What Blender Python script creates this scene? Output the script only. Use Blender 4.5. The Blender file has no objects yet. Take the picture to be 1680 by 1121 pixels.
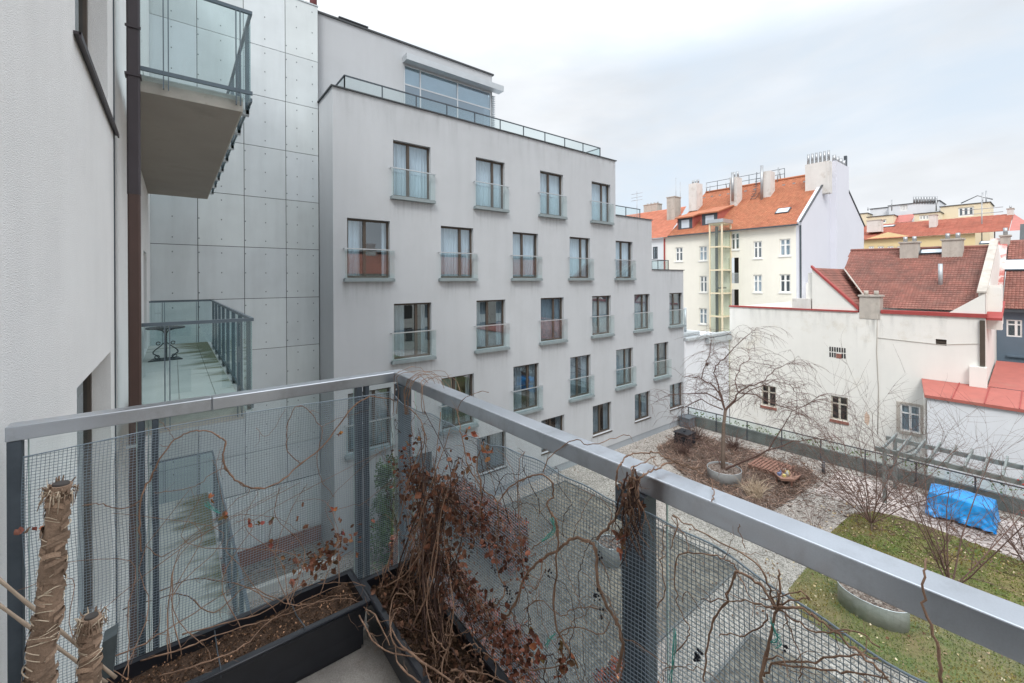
import bpy, math, random
from mathutils import Vector, Matrix, noise
random.seed(11)
V = Vector
sc = bpy.context.scene
COL = sc.collection
# ------------------------------------------------------------------ camera model (measured from the photograph's vanishing points)
W0, H0, F0, CX, CY = 1680, 1121, 704.0, 840.0, 461.0
ANG = math.radians(38.25); ROLL = math.radians(0.28)
FWD = V((math.sin(ANG), math.cos(ANG), 0)); RGT = V((math.cos(ANG), -math.sin(ANG), 0)); UP = V((0, 0, 1))
RC = RGT*math.cos(ROLL) - UP*math.sin(ROLL); UC = RGT*math.sin(ROLL) + UP*math.cos(ROLL)
def ray(px, py): return FWD + RC*((px-CX)/F0) + UC*((CY-py)/F0)
def atX(px, py, X): r = ray(px, py); return r*(X/r.x)
def atY(px, py, Y): r = ray(px, py); return r*(Y/r.y)
def atZ(px, py, Z): r = ray(px, py); return r*(Z/r.z)
def atP(px, py, p0, n): r = ray(px, py); return r*(p0.dot(n)/r.dot(n))
cam = bpy.data.cameras.new('camera'); co = bpy.data.objects.new('camera', cam); COL.objects.link(co)
m = Matrix((RC, UC, -FWD)).transposed().to_4x4(); co.matrix_world = m
cam.sensor_width = 36; cam.lens = F0/W0*36; cam.shift_y = -(H0/2-CY)/W0; cam.clip_start = .05; cam.clip_end = 2000
sc.camera = co
GZ = -9.3      # garden level below the camera
FZ = -1.70     # floor of the near balcony

# ------------------------------------------------------------------ materials
def newmat(name):
    mt = bpy.data.materials.new(name); mt.use_nodes = True
    nt = mt.node_tree; nt.nodes.clear(); return mt, nt, nt.nodes, nt.links
def c4(c): return (c[0], c[1], c[2], 1)
def M(name, col, rough=.8, var=.08, vs=2.0, bump=0., bs=60., metal=0., spec=.3, attr=False, col2=None, th=(.35,.65), streak=0., fine=0., fs=120., dirt=None, dscale=1.0, dth=(.55,.75)):
    mt, nt, N, L = newmat(name)
    out = N.new('ShaderNodeOutputMaterial'); b = N.new('ShaderNodeBsdfPrincipled'); L.new(b.outputs[0], out.inputs[0])
    b.inputs['Roughness'].default_value = rough; b.inputs['Metallic'].default_value = metal
    b.inputs['Specular IOR Level'].default_value = spec
    tc = N.new('ShaderNodeTexCoord'); co_ = tc.outputs['Object']
    def nz(scale, detail=5, vec=None, r=.6):
        n = N.new('ShaderNodeTexNoise'); n.inputs['Scale'].default_value = scale; n.inputs['Detail'].default_value = detail; n.inputs['Roughness'].default_value = r
        L.new(vec or co_, n.inputs['Vector']); return n.outputs['Fac']
    def mr(v, a, b_, c=0., d=1.):
        n = N.new('ShaderNodeMapRange'); n.inputs[1].default_value = a; n.inputs[2].default_value = b_; n.inputs[3].default_value = c; n.inputs[4].default_value = d
        L.new(v, n.inputs[0]); return n.outputs[0]
    def mix(f, a, b_, mode='MIX'):
        n = N.new('ShaderNodeMix'); n.data_type = 'RGBA'; n.blend_type = mode
        for i, v in ((0, f), (6, a), (7, b_)):
            if isinstance(v, (tuple, list)): n.inputs[i].default_value = v
            elif isinstance(v, (int, float)): n.inputs[i].default_value = v
            else: L.new(v, n.inputs[i])
        return n.outputs[2]
    if col2 is not None: c = mix(mr(nz(vs), th[0], th[1]), c4(col), c4(col2))
    else: c = mix(mr(nz(vs), .3, .7), c4([x*(1-var) for x in col]), c4([min(1, x*(1+var)) for x in col]))
    if streak:
        mp = N.new('ShaderNodeMapping'); mp.inputs['Scale'].default_value = (1.3, 1.3, .16); L.new(co_, mp.inputs[0])
        s = mr(nz(1.6, 6, mp.outputs[0]), .45, .8, 1.0, 1-streak); c = mix(1.0, c, s, 'MULTIPLY')
    if dirt is not None:
        c = mix(mr(nz(dscale, 8, None, .7), dth[0], dth[1], 0, .85), c, c4(dirt))
    if fine:
        s = mr(nz(fs, 3), .3, .7, 1-fine, 1+fine); c = mix(1.0, c, s, 'MULTIPLY')
    if attr:
        a = N.new('ShaderNodeAttribute'); a.attribute_name = 'Col'; c = mix(1.0, c, a.outputs['Color'], 'MULTIPLY')
    L.new(c, b.inputs['Base Color'])
    if bump:
        bn = N.new('ShaderNodeBump'); bn.inputs['Strength'].default_value = bump; bn.inputs['Distance'].default_value = .01
        L.new(nz(bs, 4), bn.inputs['Height']); L.new(bn.outputs[0], b.inputs['Normal'])
    return mt
def glass(name, tint=(.86, .94, .93), refl=1.0, rough=0.0, ior=1.5, haze=0.0, hazecol=(.6,.7,.7)):
    mt, nt, N, L = newmat(name)
    out = N.new('ShaderNodeOutputMaterial'); t = N.new('ShaderNodeBsdfTransparent'); t.inputs[0].default_value = c4(tint)
    g = N.new('ShaderNodeBsdfGlossy'); g.inputs['Roughness'].default_value = rough; g.inputs[0].default_value = c4(refl) if isinstance(refl,tuple) else (refl, refl, refl, 1)
    fr = N.new('ShaderNodeFresnel'); fr.inputs[0].default_value = ior
    ge = N.new('ShaderNodeNewGeometry')
    # thin sheet: same reflectance from both sides
    mx2 = N.new('ShaderNodeMath'); mx2.operation = 'MULTIPLY'; mx2.inputs[1].default_value = 1.0
    lw = N.new('ShaderNodeLayerWeight'); lw.inputs[0].default_value = .5
    pw = N.new('ShaderNodeMath'); pw.operation = 'POWER'; pw.inputs[1].default_value = 4.0; L.new(lw.outputs['Facing'], pw.inputs[0])
    ad = N.new('ShaderNodeMath'); ad.operation = 'MULTIPLY_ADD'; ad.inputs[1].default_value = .75; ad.inputs[2].default_value = .08*ior/1.5; L.new(pw.outputs[0], ad.inputs[0])
    mx = N.new('ShaderNodeMixShader'); L.new(ad.outputs[0], mx.inputs[0]); L.new(t.outputs[0], mx.inputs[1]); L.new(g.outputs[0], mx.inputs[2])
    last = mx
    if haze:
        d = N.new('ShaderNodeBsdfDiffuse'); d.inputs[0].default_value = c4(hazecol)
        tc = N.new('ShaderNodeTexCoord'); n = N.new('ShaderNodeTexNoise'); n.inputs['Scale'].default_value = 2.5; n.inputs['Detail'].default_value = 8; L.new(tc.outputs['Object'], n.inputs[0])
        mr = N.new('ShaderNodeMapRange'); mr.inputs[1].default_value = .3; mr.inputs[2].default_value = .75; mr.inputs[3].default_value = haze*.5; mr.inputs[4].default_value = haze*1.5; L.new(n.outputs[0], mr.inputs[0])
        m3 = N.new('ShaderNodeMixShader'); L.new(mr.outputs[0], m3.inputs[0]); L.new(mx.outputs[0], m3.inputs[1]); L.new(d.outputs[0], m3.inputs[2]); last = m3
    L.new(last.outputs[0], out.inputs[0]); return mt
def gravel(name, cols, scale=28, bump=.6, leaf=None, big=None):
    mt, nt, N, L = newmat(name)
    out = N.new('ShaderNodeOutputMaterial'); b = N.new('ShaderNodeBsdfPrincipled'); b.inputs['Roughness'].default_value = .9; b.inputs['Specular IOR Level'].default_value = .2
    L.new(b.outputs[0], out.inputs[0]); tc = N.new('ShaderNodeTexCoord')
    vo = N.new('ShaderNodeTexVoronoi'); vo.inputs['Scale'].default_value = scale; L.new(tc.outputs['Object'], vo.inputs['Vector'])
    sx = N.new('ShaderNodeSeparateColor'); L.new(vo.outputs['Color'], sx.inputs[0])
    cr = N.new('ShaderNodeValToRGB'); L.new(sx.outputs[0], cr.inputs[0]); e = cr.color_ramp.elements
    e[0].position = 0; e[0].color = c4(cols[0]); e[1].position = 1; e[1].color = c4(cols[-1])
    for i, c in enumerate(cols[1:-1]):
        k = cr.color_ramp.elements.new((i+1)/(len(cols)-1)); k.color = c4(c)
    last = cr.outputs[0]
    nz = N.new('ShaderNodeTexNoise'); nz.inputs['Scale'].default_value = .7; nz.inputs['Detail'].default_value = 8; nz.inputs['Roughness'].default_value = .7; L.new(tc.outputs['Object'], nz.inputs[0])
    mr = N.new('ShaderNodeMapRange'); mr.inputs[1].default_value = .35; mr.inputs[2].default_value = .65; mr.inputs[3].default_value = .72; mr.inputs[4].default_value = 1.1; L.new(nz.outputs[0], mr.inputs[0])
    mm = N.new('ShaderNodeMix'); mm.data_type = 'RGBA'; mm.blend_type = 'MULTIPLY'; mm.inputs[0].default_value = 1; L.new(last, mm.inputs[6]); L.new(mr.outputs[0], mm.inputs[7]); last = mm.outputs[2]
    if leaf:
        n2 = N.new('ShaderNodeTexNoise'); n2.inputs['Scale'].default_value = leaf[1]; n2.inputs['Detail'].default_value = 10; n2.inputs['Roughness'].default_value = .75; L.new(tc.outputs['Object'], n2.inputs[0])
        m2 = N.new('ShaderNodeMapRange'); m2.inputs[1].default_value = leaf[2]; m2.inputs[2].default_value = leaf[3]; L.new(n2.outputs[0], m2.inputs[0])
        m4 = N.new('ShaderNodeMix'); m4.data_type = 'RGBA'; L.new(m2.outputs[0], m4.inputs[0]); L.new(last, m4.inputs[6]); m4.inputs[7].default_value = c4(leaf[0]); last = m4.outputs[2]
    L.new(last, b.inputs['Base Color'])
    bn = N.new('ShaderNodeBump'); bn.inputs['Strength'].default_value = bump; bn.inputs['Distance'].default_value = .03; L.new(vo.outputs['Distance'], bn.inputs['Height']); L.new(bn.outputs[0], b.inputs['Normal'])
    return mt

m_stucco = M('near_stucco', (.83,.83,.82), .95, .04, .9, .8, 150, fine=.10, fs=190, streak=.05)
m_grey = M('grey_render', (.475,.495,.515), .92, .035, .5, .25, 60, streak=.06, fine=.03, fs=50, dirt=(.415,.43,.445), dscale=.22, dth=(.5,.75))
m_panel = M('cement_panel', (.61,.66,.675), .55, .06, .8, .05, 40, attr=True, streak=.12, spec=.4)
m_black = M('dark_joint', (.03,.032,.035), .9)
m_corr = M('pale_corrugated_metal', (.74,.79,.81), .5, .05, 1, streak=.12)
m_dark = M('dark_metal', (.085,.10,.115), .45, .1, 3, metal=.3)
m_coping = M('dark_grey_coping', (.06,.065,.07), .5, .1, 3)
m_rail = M('brushed_handrail_steel', (.53,.56,.60), .29, .08, 5, metal=.9, spec=.5, bump=.03, bs=400, fine=.04, fs=300, dirt=(.33,.345,.36), dscale=7, dth=(.52,.8))
m_post = M('weathered_post_steel', (.10,.12,.14), .5, .22, 7, metal=.5, bump=.1, bs=60)
m_galv = M('galvanised_steel', (.50,.54,.56), .42, .12, 5, metal=.4, streak=.15)
m_silver = M('pale_aluminium', (.5,.53,.55), .4, .05, 3, metal=.6)
m_frame = M('brown_window_frame', (.085,.068,.055), .45, .1, 3)
m_wframe = M('white_window_frame', (.84,.84,.82), .5, .05, 3)
m_oframe = M('old_cream_window_frame', (.55,.52,.44), .7, .2, 9)
m_cur2 = M('grey_curtain', (.30,.34,.37), .9, .1, 2)
m_railb = M('blue_steel_rail', (.14,.18,.21), .4, .1, 3, metal=.4)
m_cur = M('sheer_curtain', (.66,.70,.74), .9, .04, 2)
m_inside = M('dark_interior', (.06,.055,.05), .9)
m_ledge = M('grey_green_ledge', (.23,.27,.28), .6, .12, 3)
m_glass = glass('window_glass', (.76,.85,.90), (.85,.94,1.0), ior=4.0)
m_glassb = glass('balustrade_glass', (.84,.92,.92), .9, haze=.02, hazecol=(.55,.68,.68))
m_glassn = glass('near_railing_glass', (.92,.965,.96), .8, haze=.02, hazecol=(.5,.6,.6))
m_glassg = glass('green_balcony_glass', (.74,.86,.87), 1.0, haze=.04, hazecol=(.38,.56,.6))
m_pglass = glass('penthouse_glass', (.45,.58,.66), (.72,.87,1.0), ior=7.0)
m_brown = M('brown_downpipe', (.075,.042,.034), .42, .1, 3, spec=.5, streak=.15)
m_bdark = M('plum_downpipe', (.045,.036,.042), .45, .1, 3, spec=.5)
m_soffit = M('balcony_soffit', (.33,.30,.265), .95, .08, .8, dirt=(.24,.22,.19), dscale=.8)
m_slab = M('balcony_concrete', (.50,.475,.43), .9, .1, 4, .2, 80, streak=.15, dirt=(.3,.27,.22), dscale=5)
def floor_mat():
    mt = M('mossy_balcony_paving', (.50,.515,.49), .85, .08, 1.2, .2, 60)
    nt = mt.node_tree; N, L = nt.nodes, nt.links
    b = [n for n in N if n.type == 'BSDF_PRINCIPLED'][0]; src = b.inputs['Base Color'].links[0].from_socket
    tc = N.new('ShaderNodeTexCoord'); mp = N.new('ShaderNodeMapping'); mp.inputs['Scale'].default_value = (1.3, 3.4, 1); L.new(tc.outputs['Object'], mp.inputs[0])
    n = N.new('ShaderNodeTexNoise'); n.inputs['Scale'].default_value = .9; n.inputs['Detail'].default_value = 8; L.new(mp.outputs[0], n.inputs[0])
    se = N.new('ShaderNodeSeparateXYZ'); L.new(tc.outputs['Object'], se.inputs[0])
    gx = N.new('ShaderNodeMapRange'); gx.inputs[1].default_value = .3; gx.inputs[2].default_value = 1.3; gx.inputs[3].default_value = -.22; gx.inputs[4].default_value = .16; L.new(se.outputs[0], gx.inputs[0])
    gy = N.new('ShaderNodeMapRange'); gy.inputs[1].default_value = 8.5; gy.inputs[2].default_value = 14.5; gy.inputs[3].default_value = -.22; gy.inputs[4].default_value = .14; L.new(se.outputs[1], gy.inputs[0])
    a1 = N.new('ShaderNodeMath'); L.new(n.outputs[0], a1.inputs[0]); L.new(gx.outputs[0], a1.inputs[1])
    a2 = N.new('ShaderNodeMath'); L.new(a1.outputs[0], a2.inputs[0]); L.new(gy.outputs[0], a2.inputs[1])
    r = N.new('ShaderNodeMapRange'); r.inputs[1].default_value = .46; r.inputs[2].default_value = .66; r.inputs[3].default_value = 0; r.inputs[4].default_value = .9; L.new(a2.outputs[0], r.inputs[0])
    mx = N.new('ShaderNodeMix'); mx.data_type = 'RGBA'; L.new(r.outputs[0], mx.inputs[0]); L.new(src, mx.inputs[6]); mx.inputs[7].default_value = (.115,.115,.045,1); L.new(mx.outputs[2], b.inputs['Base Color'])
    return mt
m_floor = floor_mat()
m_nfloor = M('near_balcony_floor', (.36,.33,.30), .9, .15, 7, .5, 90, fine=.2, fs=160, dirt=(.2,.17,.14), dscale=6)
m_white = M('old_white_render', (.80,.79,.745), .95, .035, .5, .15, 30, streak=.04, dirt=(.62,.57,.47), dscale=.33, dth=(.56,.72))
m_white2 = M('clean_white_render', (.74,.76,.79), .95, .03, .5, .1, 30, streak=.03)
m_shadedgable = M('blue_shaded_gable_render', (.68,.69,.75), .95, .02, .4)  # gable render; the bluish shade on that side is part of the colour
m_cream = M('cream_render', (.84,.81,.725), .95, .03, .5, streak=.04)
m_yellow = M('yellow_render', (.80,.64,.36), .95, .03, .5)
m_yellow2 = M('pale_yellow_render', (.78,.68,.50), .95, .03, .5)
m_blue = M('blue_render', (.13,.175,.22), .8, .06, .8)
m_otile = M('orange_clay_tile', (.42,.165,.09), .85, .12, .5, .3, 60, attr=True, dirt=(.32,.10,.06), dscale=.35, dth=(.5,.8))
m_pink = M('salmon_roof_tile', (.50,.19,.12), .85, .1, 1, .3, 40, attr=True)
m_rtile = M('old_dark_red_tile', (.27,.115,.09), .9, .15, .7, .3, 60, attr=True, dirt=(.12,.075,.065), dscale=.5, dth=(.42,.72))
m_ftile = M('red_distant_tile', (.36,.12,.08), .9, .12, .5, attr=True)
m_redm = M('red_painted_sheet', (.40,.12,.095), .55, .1, 2, streak=.0, spec=.5, dirt=(.36,.17,.13), dscale=.7, dth=(.55,.75))
m_flash = M('red_flashing', (.36,.07,.065), .5, .1, 3)
m_chim = M('white_chimney_render', (.68,.66,.63), .95, .06, 1.5, .2, 30, streak=.2, dirt=(.4,.34,.28), dscale=1.2)
m_oldchim = M('weathered_chimney_render', (.50,.46,.41), .95, .15, 2, .4, 30, streak=.3, dirt=(.25,.2,.16), dscale=2)
m_metal = M('flue_steel', (.38,.39,.40), .4, .1, 3, metal=.7)
m_brick = M('exposed_brick_sill', (.30,.13,.10), .9, .2, 8)
m_sky = M('skylight_glass', (.55,.63,.70), .15, .05, 2, spec=.9)
m_gravel = gravel('white_gravel', [(.17,.155,.135),(.31,.285,.255),(.44,.405,.37),(.56,.525,.485)], 30, .6, leaf=((.20,.17,.14), 1.6, .60, .78))
m_gravelp = gravel('pinkish_paving', [(.42,.37,.34),(.53,.47,.44),(.62,.555,.525)], 9, .2, leaf=((.22,.15,.11), 3.5, .58, .72))
m_dgravel = gravel('dark_decking_gravel', [(.09,.08,.07),(.17,.155,.13),(.27,.25,.215)], 15, .5, leaf=((.30,.26,.20), 1.2, .50, .75))
m_lawn = gravel('winter_lawn', [(.06,.09,.025),(.095,.135,.04),(.13,.165,.05),(.19,.18,.08)], 26, .5, leaf=((.21,.16,.08), .8, .42, .68))
m_mulch = gravel('brown_leaf_mulch', [(.07,.05,.04),(.13,.095,.078),(.21,.16,.135),(.38,.33,.29)], 20, .9)
m_yard = M('yard_ground', (.20,.19,.18), .95, .2, .4)
m_conc = M('grey_concrete_upstand', (.17,.17,.165), .9, .15, 1.5, .2, 30, streak=.3)
m_hedge = M('rust_hedge_leaves', (.34,.14,.08), .85, .35, 6, attr=True)
m_leaf = M('dry_rust_leaf', (.215,.11,.07), .7, .4, 25, attr=True)
m_green = M('evergreen_leaves', (.075,.135,.05), .7, .3, 6, attr=True)
m_bark = M('grey_brown_bark', (.17,.13,.105), .9, .25, 12)
m_twig = M('red_brown_twig', (.15,.095,.08), .85, .25, 8)
m_vine = M('brown_vine_bark', (.27,.165,.11), .75, .35, 18, .3, 200)
m_vine2 = M('dark_vine_bark', (.075,.042,.032), .75, .35, 18, .3, 200)
m_net = M('blue_grey_plastic_net', (.24,.30,.35), .5, .15, 8, spec=.5)
m_planter = M('black_planter_plastic', (.018,.020,.026), .32, .15, 12, spec=.5, bump=.05, bs=200)
m_soil = M('potting_soil', (.085,.052,.035), .95, .5, 30, .9, 80, fine=.4, fs=90)
m_chip = M('bark_chip', (.20,.12,.075), .9, .3, 20, attr=True)
m_fibre = M('palm_fibre_bark', (.27,.185,.13), .9, .35, 14, .8, 60, attr=True)
m_straw = M('pale_fibre', (.58,.47,.35), .85, .2, 20)
m_cut = M('dark_cut_wood', (.06,.052,.048), .7, .3, 10)
m_bamboo = M('bamboo_cane', (.36,.28,.21), .6, .15, 15)
m_berry = M('black_berry', (.012,.012,.02), .3, .1, 10)
m_twine = M('turquoise_twine', (.10,.45,.38), .6, .1, 10)
m_tarp = M('blue_tarpaulin', (.02,.30,.74), .36, .1, 3, spec=.5, bump=.3, bs=7)
m_wood = M('reddish_timber', (.26,.135,.10), .8, .2, 6)
m_box = M('black_plastic_bin', (.022,.024,.03), .5, .1, 5)
m_perg = M('grey_green_pergola_timber', (.20,.225,.22), .75, .12, 5)
m_redb = M('red_berries', (.48,.045,.03), .5, .2, 10)
m_iron = M('cast_iron', (.03,.035,.04), .5, .1, 10)
m_litroom = M('painted_room_light', (.70,.58,.12), .8)  # yellow light of a lit room, put into a plain colour
m_toy = [M('toy_tray_wood',(.34,.20,.15),.7), M('toy_yellow',(.62,.53,.2),.5), M('toy_white',(.75,.75,.72),.5), M('toy_blue',(.15,.2,.35),.5), M('toy_grey',(.5,.5,.45),.5)]
m_cor = M('corten_edging', (.22,.10,.07), .8, .2, 3)

# ------------------------------------------------------------------ mesh builder
ORG = {}
class MB:
    def __init__(s): s.v=[]; s.f=[]; s.c=[]; s.smooth=False; s.sm=[]
    def quad(s, *p, c=(1,1,1)):
        i=len(s.v); s.v += [tuple(q) for q in p]; s.f.append(tuple(range(i,i+len(p)))); s.c.append(c); s.sm.append(False)
    def box(s, x0,x1,y0,y1,z0,z1, c=(1,1,1)):
        if x0>x1: x0,x1=x1,x0
        if y0>y1: y0,y1=y1,y0
        if z0>z1: z0,z1=z1,z0
        s.hexa([V((x,y,z)) for z in (z0,z1) for x,y in ((x0,y0),(x1,y0),(x1,y1),(x0,y1))], c)
    def hexa(s, p, c=(1,1,1)):
        i=len(s.v); s.v += [tuple(q) for q in p]
        for f in ((3,2,1,0),(4,5,6,7),(0,1,5,4),(1,2,6,5),(2,3,7,6),(3,0,4,7)): s.f.append(tuple(i+k for k in f)); s.c.append(c); s.sm.append(False)
    def prism(s, pts, d, c=(1,1,1)):
        n=len(pts); i=len(s.v); d=V(d); s.v += [tuple(p) for p in pts]+[tuple(V(p)+d) for p in pts]
        s.f.append(tuple(i+k for k in range(n))); s.f.append(tuple(i+n+k for k in reversed(range(n)))); s.c += [c,c]; s.sm += [False,False]
        for k in range(n): s.f.append((i+k, i+n+k, i+n+(k+1)%n, i+(k+1)%n)); s.c.append(c); s.sm.append(False)
    def fbox(s, fr, u0,u1,n0,n1,z0,z1, c=(1,1,1)):
        s.hexa([fr.p(u,n,z) for z in (z0,z1) for u,n in ((u0,n0),(u1,n0),(u1,n1),(u0,n1))], c)
    def tube(s, pts, r, sides=5, c=(1,1,1), cap=True):
        n=len(pts); pts=[V(p) for p in pts]
        if not isinstance(r,(list,tuple)): r=[r]*n
        i0=len(s.v); a=None
        for k in range(n):
            t=(pts[min(k+1,n-1)]-pts[max(k-1,0)])
            if t.length<1e-9: t=V((0,0,1))
            t.normalize()
            if a is None:
                a=t.cross(V((0,0,1)) if abs(t.z)<.9 else V((1,0,0))).normalized()
            else:
                a=(a-t*a.dot(t))
                a = a.normalized() if a.length>1e-6 else t.orthogonal().normalized()
            b=t.cross(a)
            for j in range(sides):
                w=2*math.pi*j/sides; s.v.append(tuple(pts[k]+(a*math.cos(w)+b*math.sin(w))*r[k]))
        for k in range(n-1):
            for j in range(sides):
                s.f.append((i0+k*sides+j, i0+k*sides+(j+1)%sides, i0+(k+1)*sides+(j+1)%sides, i0+(k+1)*sides+j)); s.c.append(c); s.sm.append(True)
        if cap and sides>2:
            s.f.append(tuple(i0+j for j in reversed(range(sides)))); s.f.append(tuple(i0+(n-1)*sides+j for j in range(sides))); s.c += [c,c]; s.sm += [False,False]
    def cyl(s, x,y,z0,z1,r,r1=None,sides=20,c=(1,1,1),sy=1.):
        r1=r if r1 is None else r1; i=len(s.v)
        for z,q in ((z0,r),(z1,r1)):
            for j in range(sides):
                w=2*math.pi*j/sides; s.v.append((x+q*math.cos(w), y+q*sy*math.sin(w), z))
        for j in range(sides): s.f.append((i+j,i+(j+1)%sides,i+sides+(j+1)%sides,i+sides+j)); s.c.append(c); s.sm.append(True)
        s.f.append(tuple(i+j for j in reversed(range(sides)))); s.f.append(tuple(i+sides+j for j in range(sides))); s.c += [c,c]; s.sm += [False,False]
    def blob(s, p, r, c=(1,1,1)):
        p=V(p); i=len(s.v); s.v += [tuple(p+V(q)*r) for q in ((1,0,0),(-1,0,0),(0,1,0),(0,-1,0),(0,0,1),(0,0,-1))]
        for f in ((0,2,4),(2,1,4),(1,3,4),(3,0,4),(2,0,5),(1,2,5),(3,1,5),(0,3,5)): s.f.append(tuple(i+k for k in f)); s.c.append(c); s.sm.append(True)
    def leaf(s, p, size, c=(1,1,1), d=None):
        p=V(p); d=V((random.gauss(0,1),random.gauss(0,1),random.gauss(0,1))).normalized() if d is None else d
        e=d.orthogonal().normalized(); e.rotate(Matrix.Rotation(random.random()*6.28,3,d)); n=d.cross(e)
        k=size; cu=n*(k*random.uniform(-.25,.25))
        a=p; b=p+d*k*.35+e*k*.36+cu; c_=p+d*k*.72+e*k*.25; t=p+d*k+cu; f=p+d*k*.72-e*k*.25; g=p+d*k*.35-e*k*.36+cu
        i=len(s.v); mid=p+d*k*.5-n*k*.12; s.v += [tuple(q) for q in (a,b,c_,t,f,g,mid)]
        for q in ((0,1,6),(1,2,6),(2,3,6),(3,4,6),(4,5,6),(5,0,6)): s.f.append(tuple(i+x for x in q)); s.c.append(c); s.sm.append(False)
    def build(s, name, mat, parent=None, org=None):
        me=bpy.data.meshes.new(name)
        o0 = ORG[parent.name] if parent is not None else V(org if org is not None else (0,0,0))
        me.from_pydata([(a-o0.x,b-o0.y,c-o0.z) for a,b,c in s.v], [], s.f); me.update()
        me.polygons.foreach_set('use_smooth', s.sm)
        ca=me.color_attributes.new('Col','FLOAT_COLOR','CORNER'); buf=[]
        for f,c in zip(s.f,s.c): buf += [c[0],c[1],c[2],1.0]*len(f)
        ca.data.foreach_set('color', buf)
        me.materials.append(mat)
        o=bpy.data.objects.new(name, me); COL.objects.link(o)
        if parent is not None: o.parent=parent
        else: o.location=o0
        ORG[o.name]=o0.copy(); return o
class Fr:   # a vertical facade frame: u along the wall, n out of it
    def __init__(s, O, U, N): s.O=V(O); s.U=V(U); s.N=V(N)
    def p(s,u,n,z): return V((s.O.x+s.U.x*u+s.N.x*n, s.O.y+s.U.y*u+s.N.y*n, z))
def thing(name, loc, label, cat, group=None):
    o=bpy.data.objects.new(name,None); COL.objects.link(o); o.location=loc; o.empty_display_size=.3
    ORG[o.name]=V(loc); tag(o,label,cat,group); return o
def tag(o,label,cat,group=None,kind=None):
    if label: o['label']=label
    if cat: o['category']=cat
    if group: o['group']=group
    if kind: o['kind']=kind
    return o
def struct(o): o['kind']='structure'; return o
def wall(mb, fr, u0,u1,z0,z1, holes=(), depth=.2, inside=None, back=True):
    us=sorted({u0,u1,*[h[0] for h in holes],*[h[1] for h in holes]}); zs=sorted({z0,z1,*[h[2] for h in holes],*[h[3] for h in holes]})
    if inside: us=sorted(set(us)|set(inside[0])); zs=sorted(set(zs)|set(inside[1]))
    us=[u for u in us if u0-1e-6<=u<=u1+1e-6]; zs=[z for z in zs if z0-1e-6<=z<=z1+1e-6]
    for a,b in zip(us,us[1:]):
        for c,d in zip(zs,zs[1:]):
            um,zm=(a+b)/2,(c+d)/2
            if any(h[0]<um<h[1] and h[2]<zm<h[3] for h in holes): continue
            if inside and not inside[2](um,zm): continue
            mb.quad(fr.p(a,0,c),fr.p(b,0,c),fr.p(b,0,d),fr.p(a,0,d))
    for h in holes:
        a,b,c,d=h; D=-depth
        mb.quad(fr.p(a,0,c),fr.p(a,0,d),fr.p(a,D,d),fr.p(a,D,c)); mb.quad(fr.p(b,0,c),fr.p(b,D,c),fr.p(b,D,d),fr.p(b,0,d))
        mb.quad(fr.p(a,0,d),fr.p(b,0,d),fr.p(b,D,d),fr.p(a,D,d)); mb.quad(fr.p(a,0,c),fr.p(a,D,c),fr.p(b,D,c),fr.p(b,0,c))
def window(parent, fr, a,b,c,d, dep, fw=.06, frame=m_frame, mull=(.5,), trans=(), cur='full', seed=0, name='window', glassm=None, backn=.5, curm=None):
    # frame (part) > pane, curtain
    mb=MB(); n0,n1=-dep+.002,-dep+.06
    e=.003
    mb.fbox(fr,a+e,a+fw,n0,n1,c+e,d-e); mb.fbox(fr,b-fw,b-e,n0,n1,c+e,d-e)
    mb.fbox(fr,a+fw,b-fw,n0,n1,c+e,c+fw*1.1); mb.fbox(fr,a+fw,b-fw,n0,n1,d-fw,d-e)
    for q in mull:
        u=a+(b-a)*q; mb.fbox(fr,u-fw*.75,u+fw*.75,n0,n1+.008,c+fw*1.1,d-fw)
    for q in trans:
        z=c+(d-c)*q; mb.fbox(fr,a+fw,b-fw,n0,n1+.012,z-fw*.5,z+fw*.5)
    w=mb.build(name, frame, parent)
    g=MB(); g.quad(fr.p(a+fw,-dep+.03,c+fw),fr.p(b-fw,-dep+.03,c+fw),fr.p(b-fw,-dep+.03,d-fw),fr.p(a+fw,-dep+.03,d-fw)); g.build('pane', glassm or m_glass, w)
    rng=random.Random(seed*7+3)
    if cur:
        k=MB(); segs=[(a,b)] if cur=='full' else ([(a,a+(b-a)*rng.uniform(.35,.6))] + ([(b-(b-a)*rng.uniform(.12,.3),b)] if cur!='left' else []))
        for s0,s1 in segs:
            n=max(8,int((s1-s0)/.03)); P=[]
            for i in range(n+1):
                u=s0+(s1-s0)*i/n; P.append((u,-dep-.12+.03*math.sin(u*45+seed)+.018*math.sin(u*21+seed*2)))
            for (u,n_),(u2,n2) in zip(P,P[1:]): k.quad(fr.p(u,n_,c+.03),fr.p(u2,n2,c+.03),fr.p(u2,n2,d),fr.p(u,n_,d))
        k.build('curtain', curm or m_cur, w)
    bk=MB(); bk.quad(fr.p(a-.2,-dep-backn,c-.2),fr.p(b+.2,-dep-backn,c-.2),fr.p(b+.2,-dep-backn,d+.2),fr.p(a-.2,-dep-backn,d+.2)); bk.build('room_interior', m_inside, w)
    return w
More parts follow.
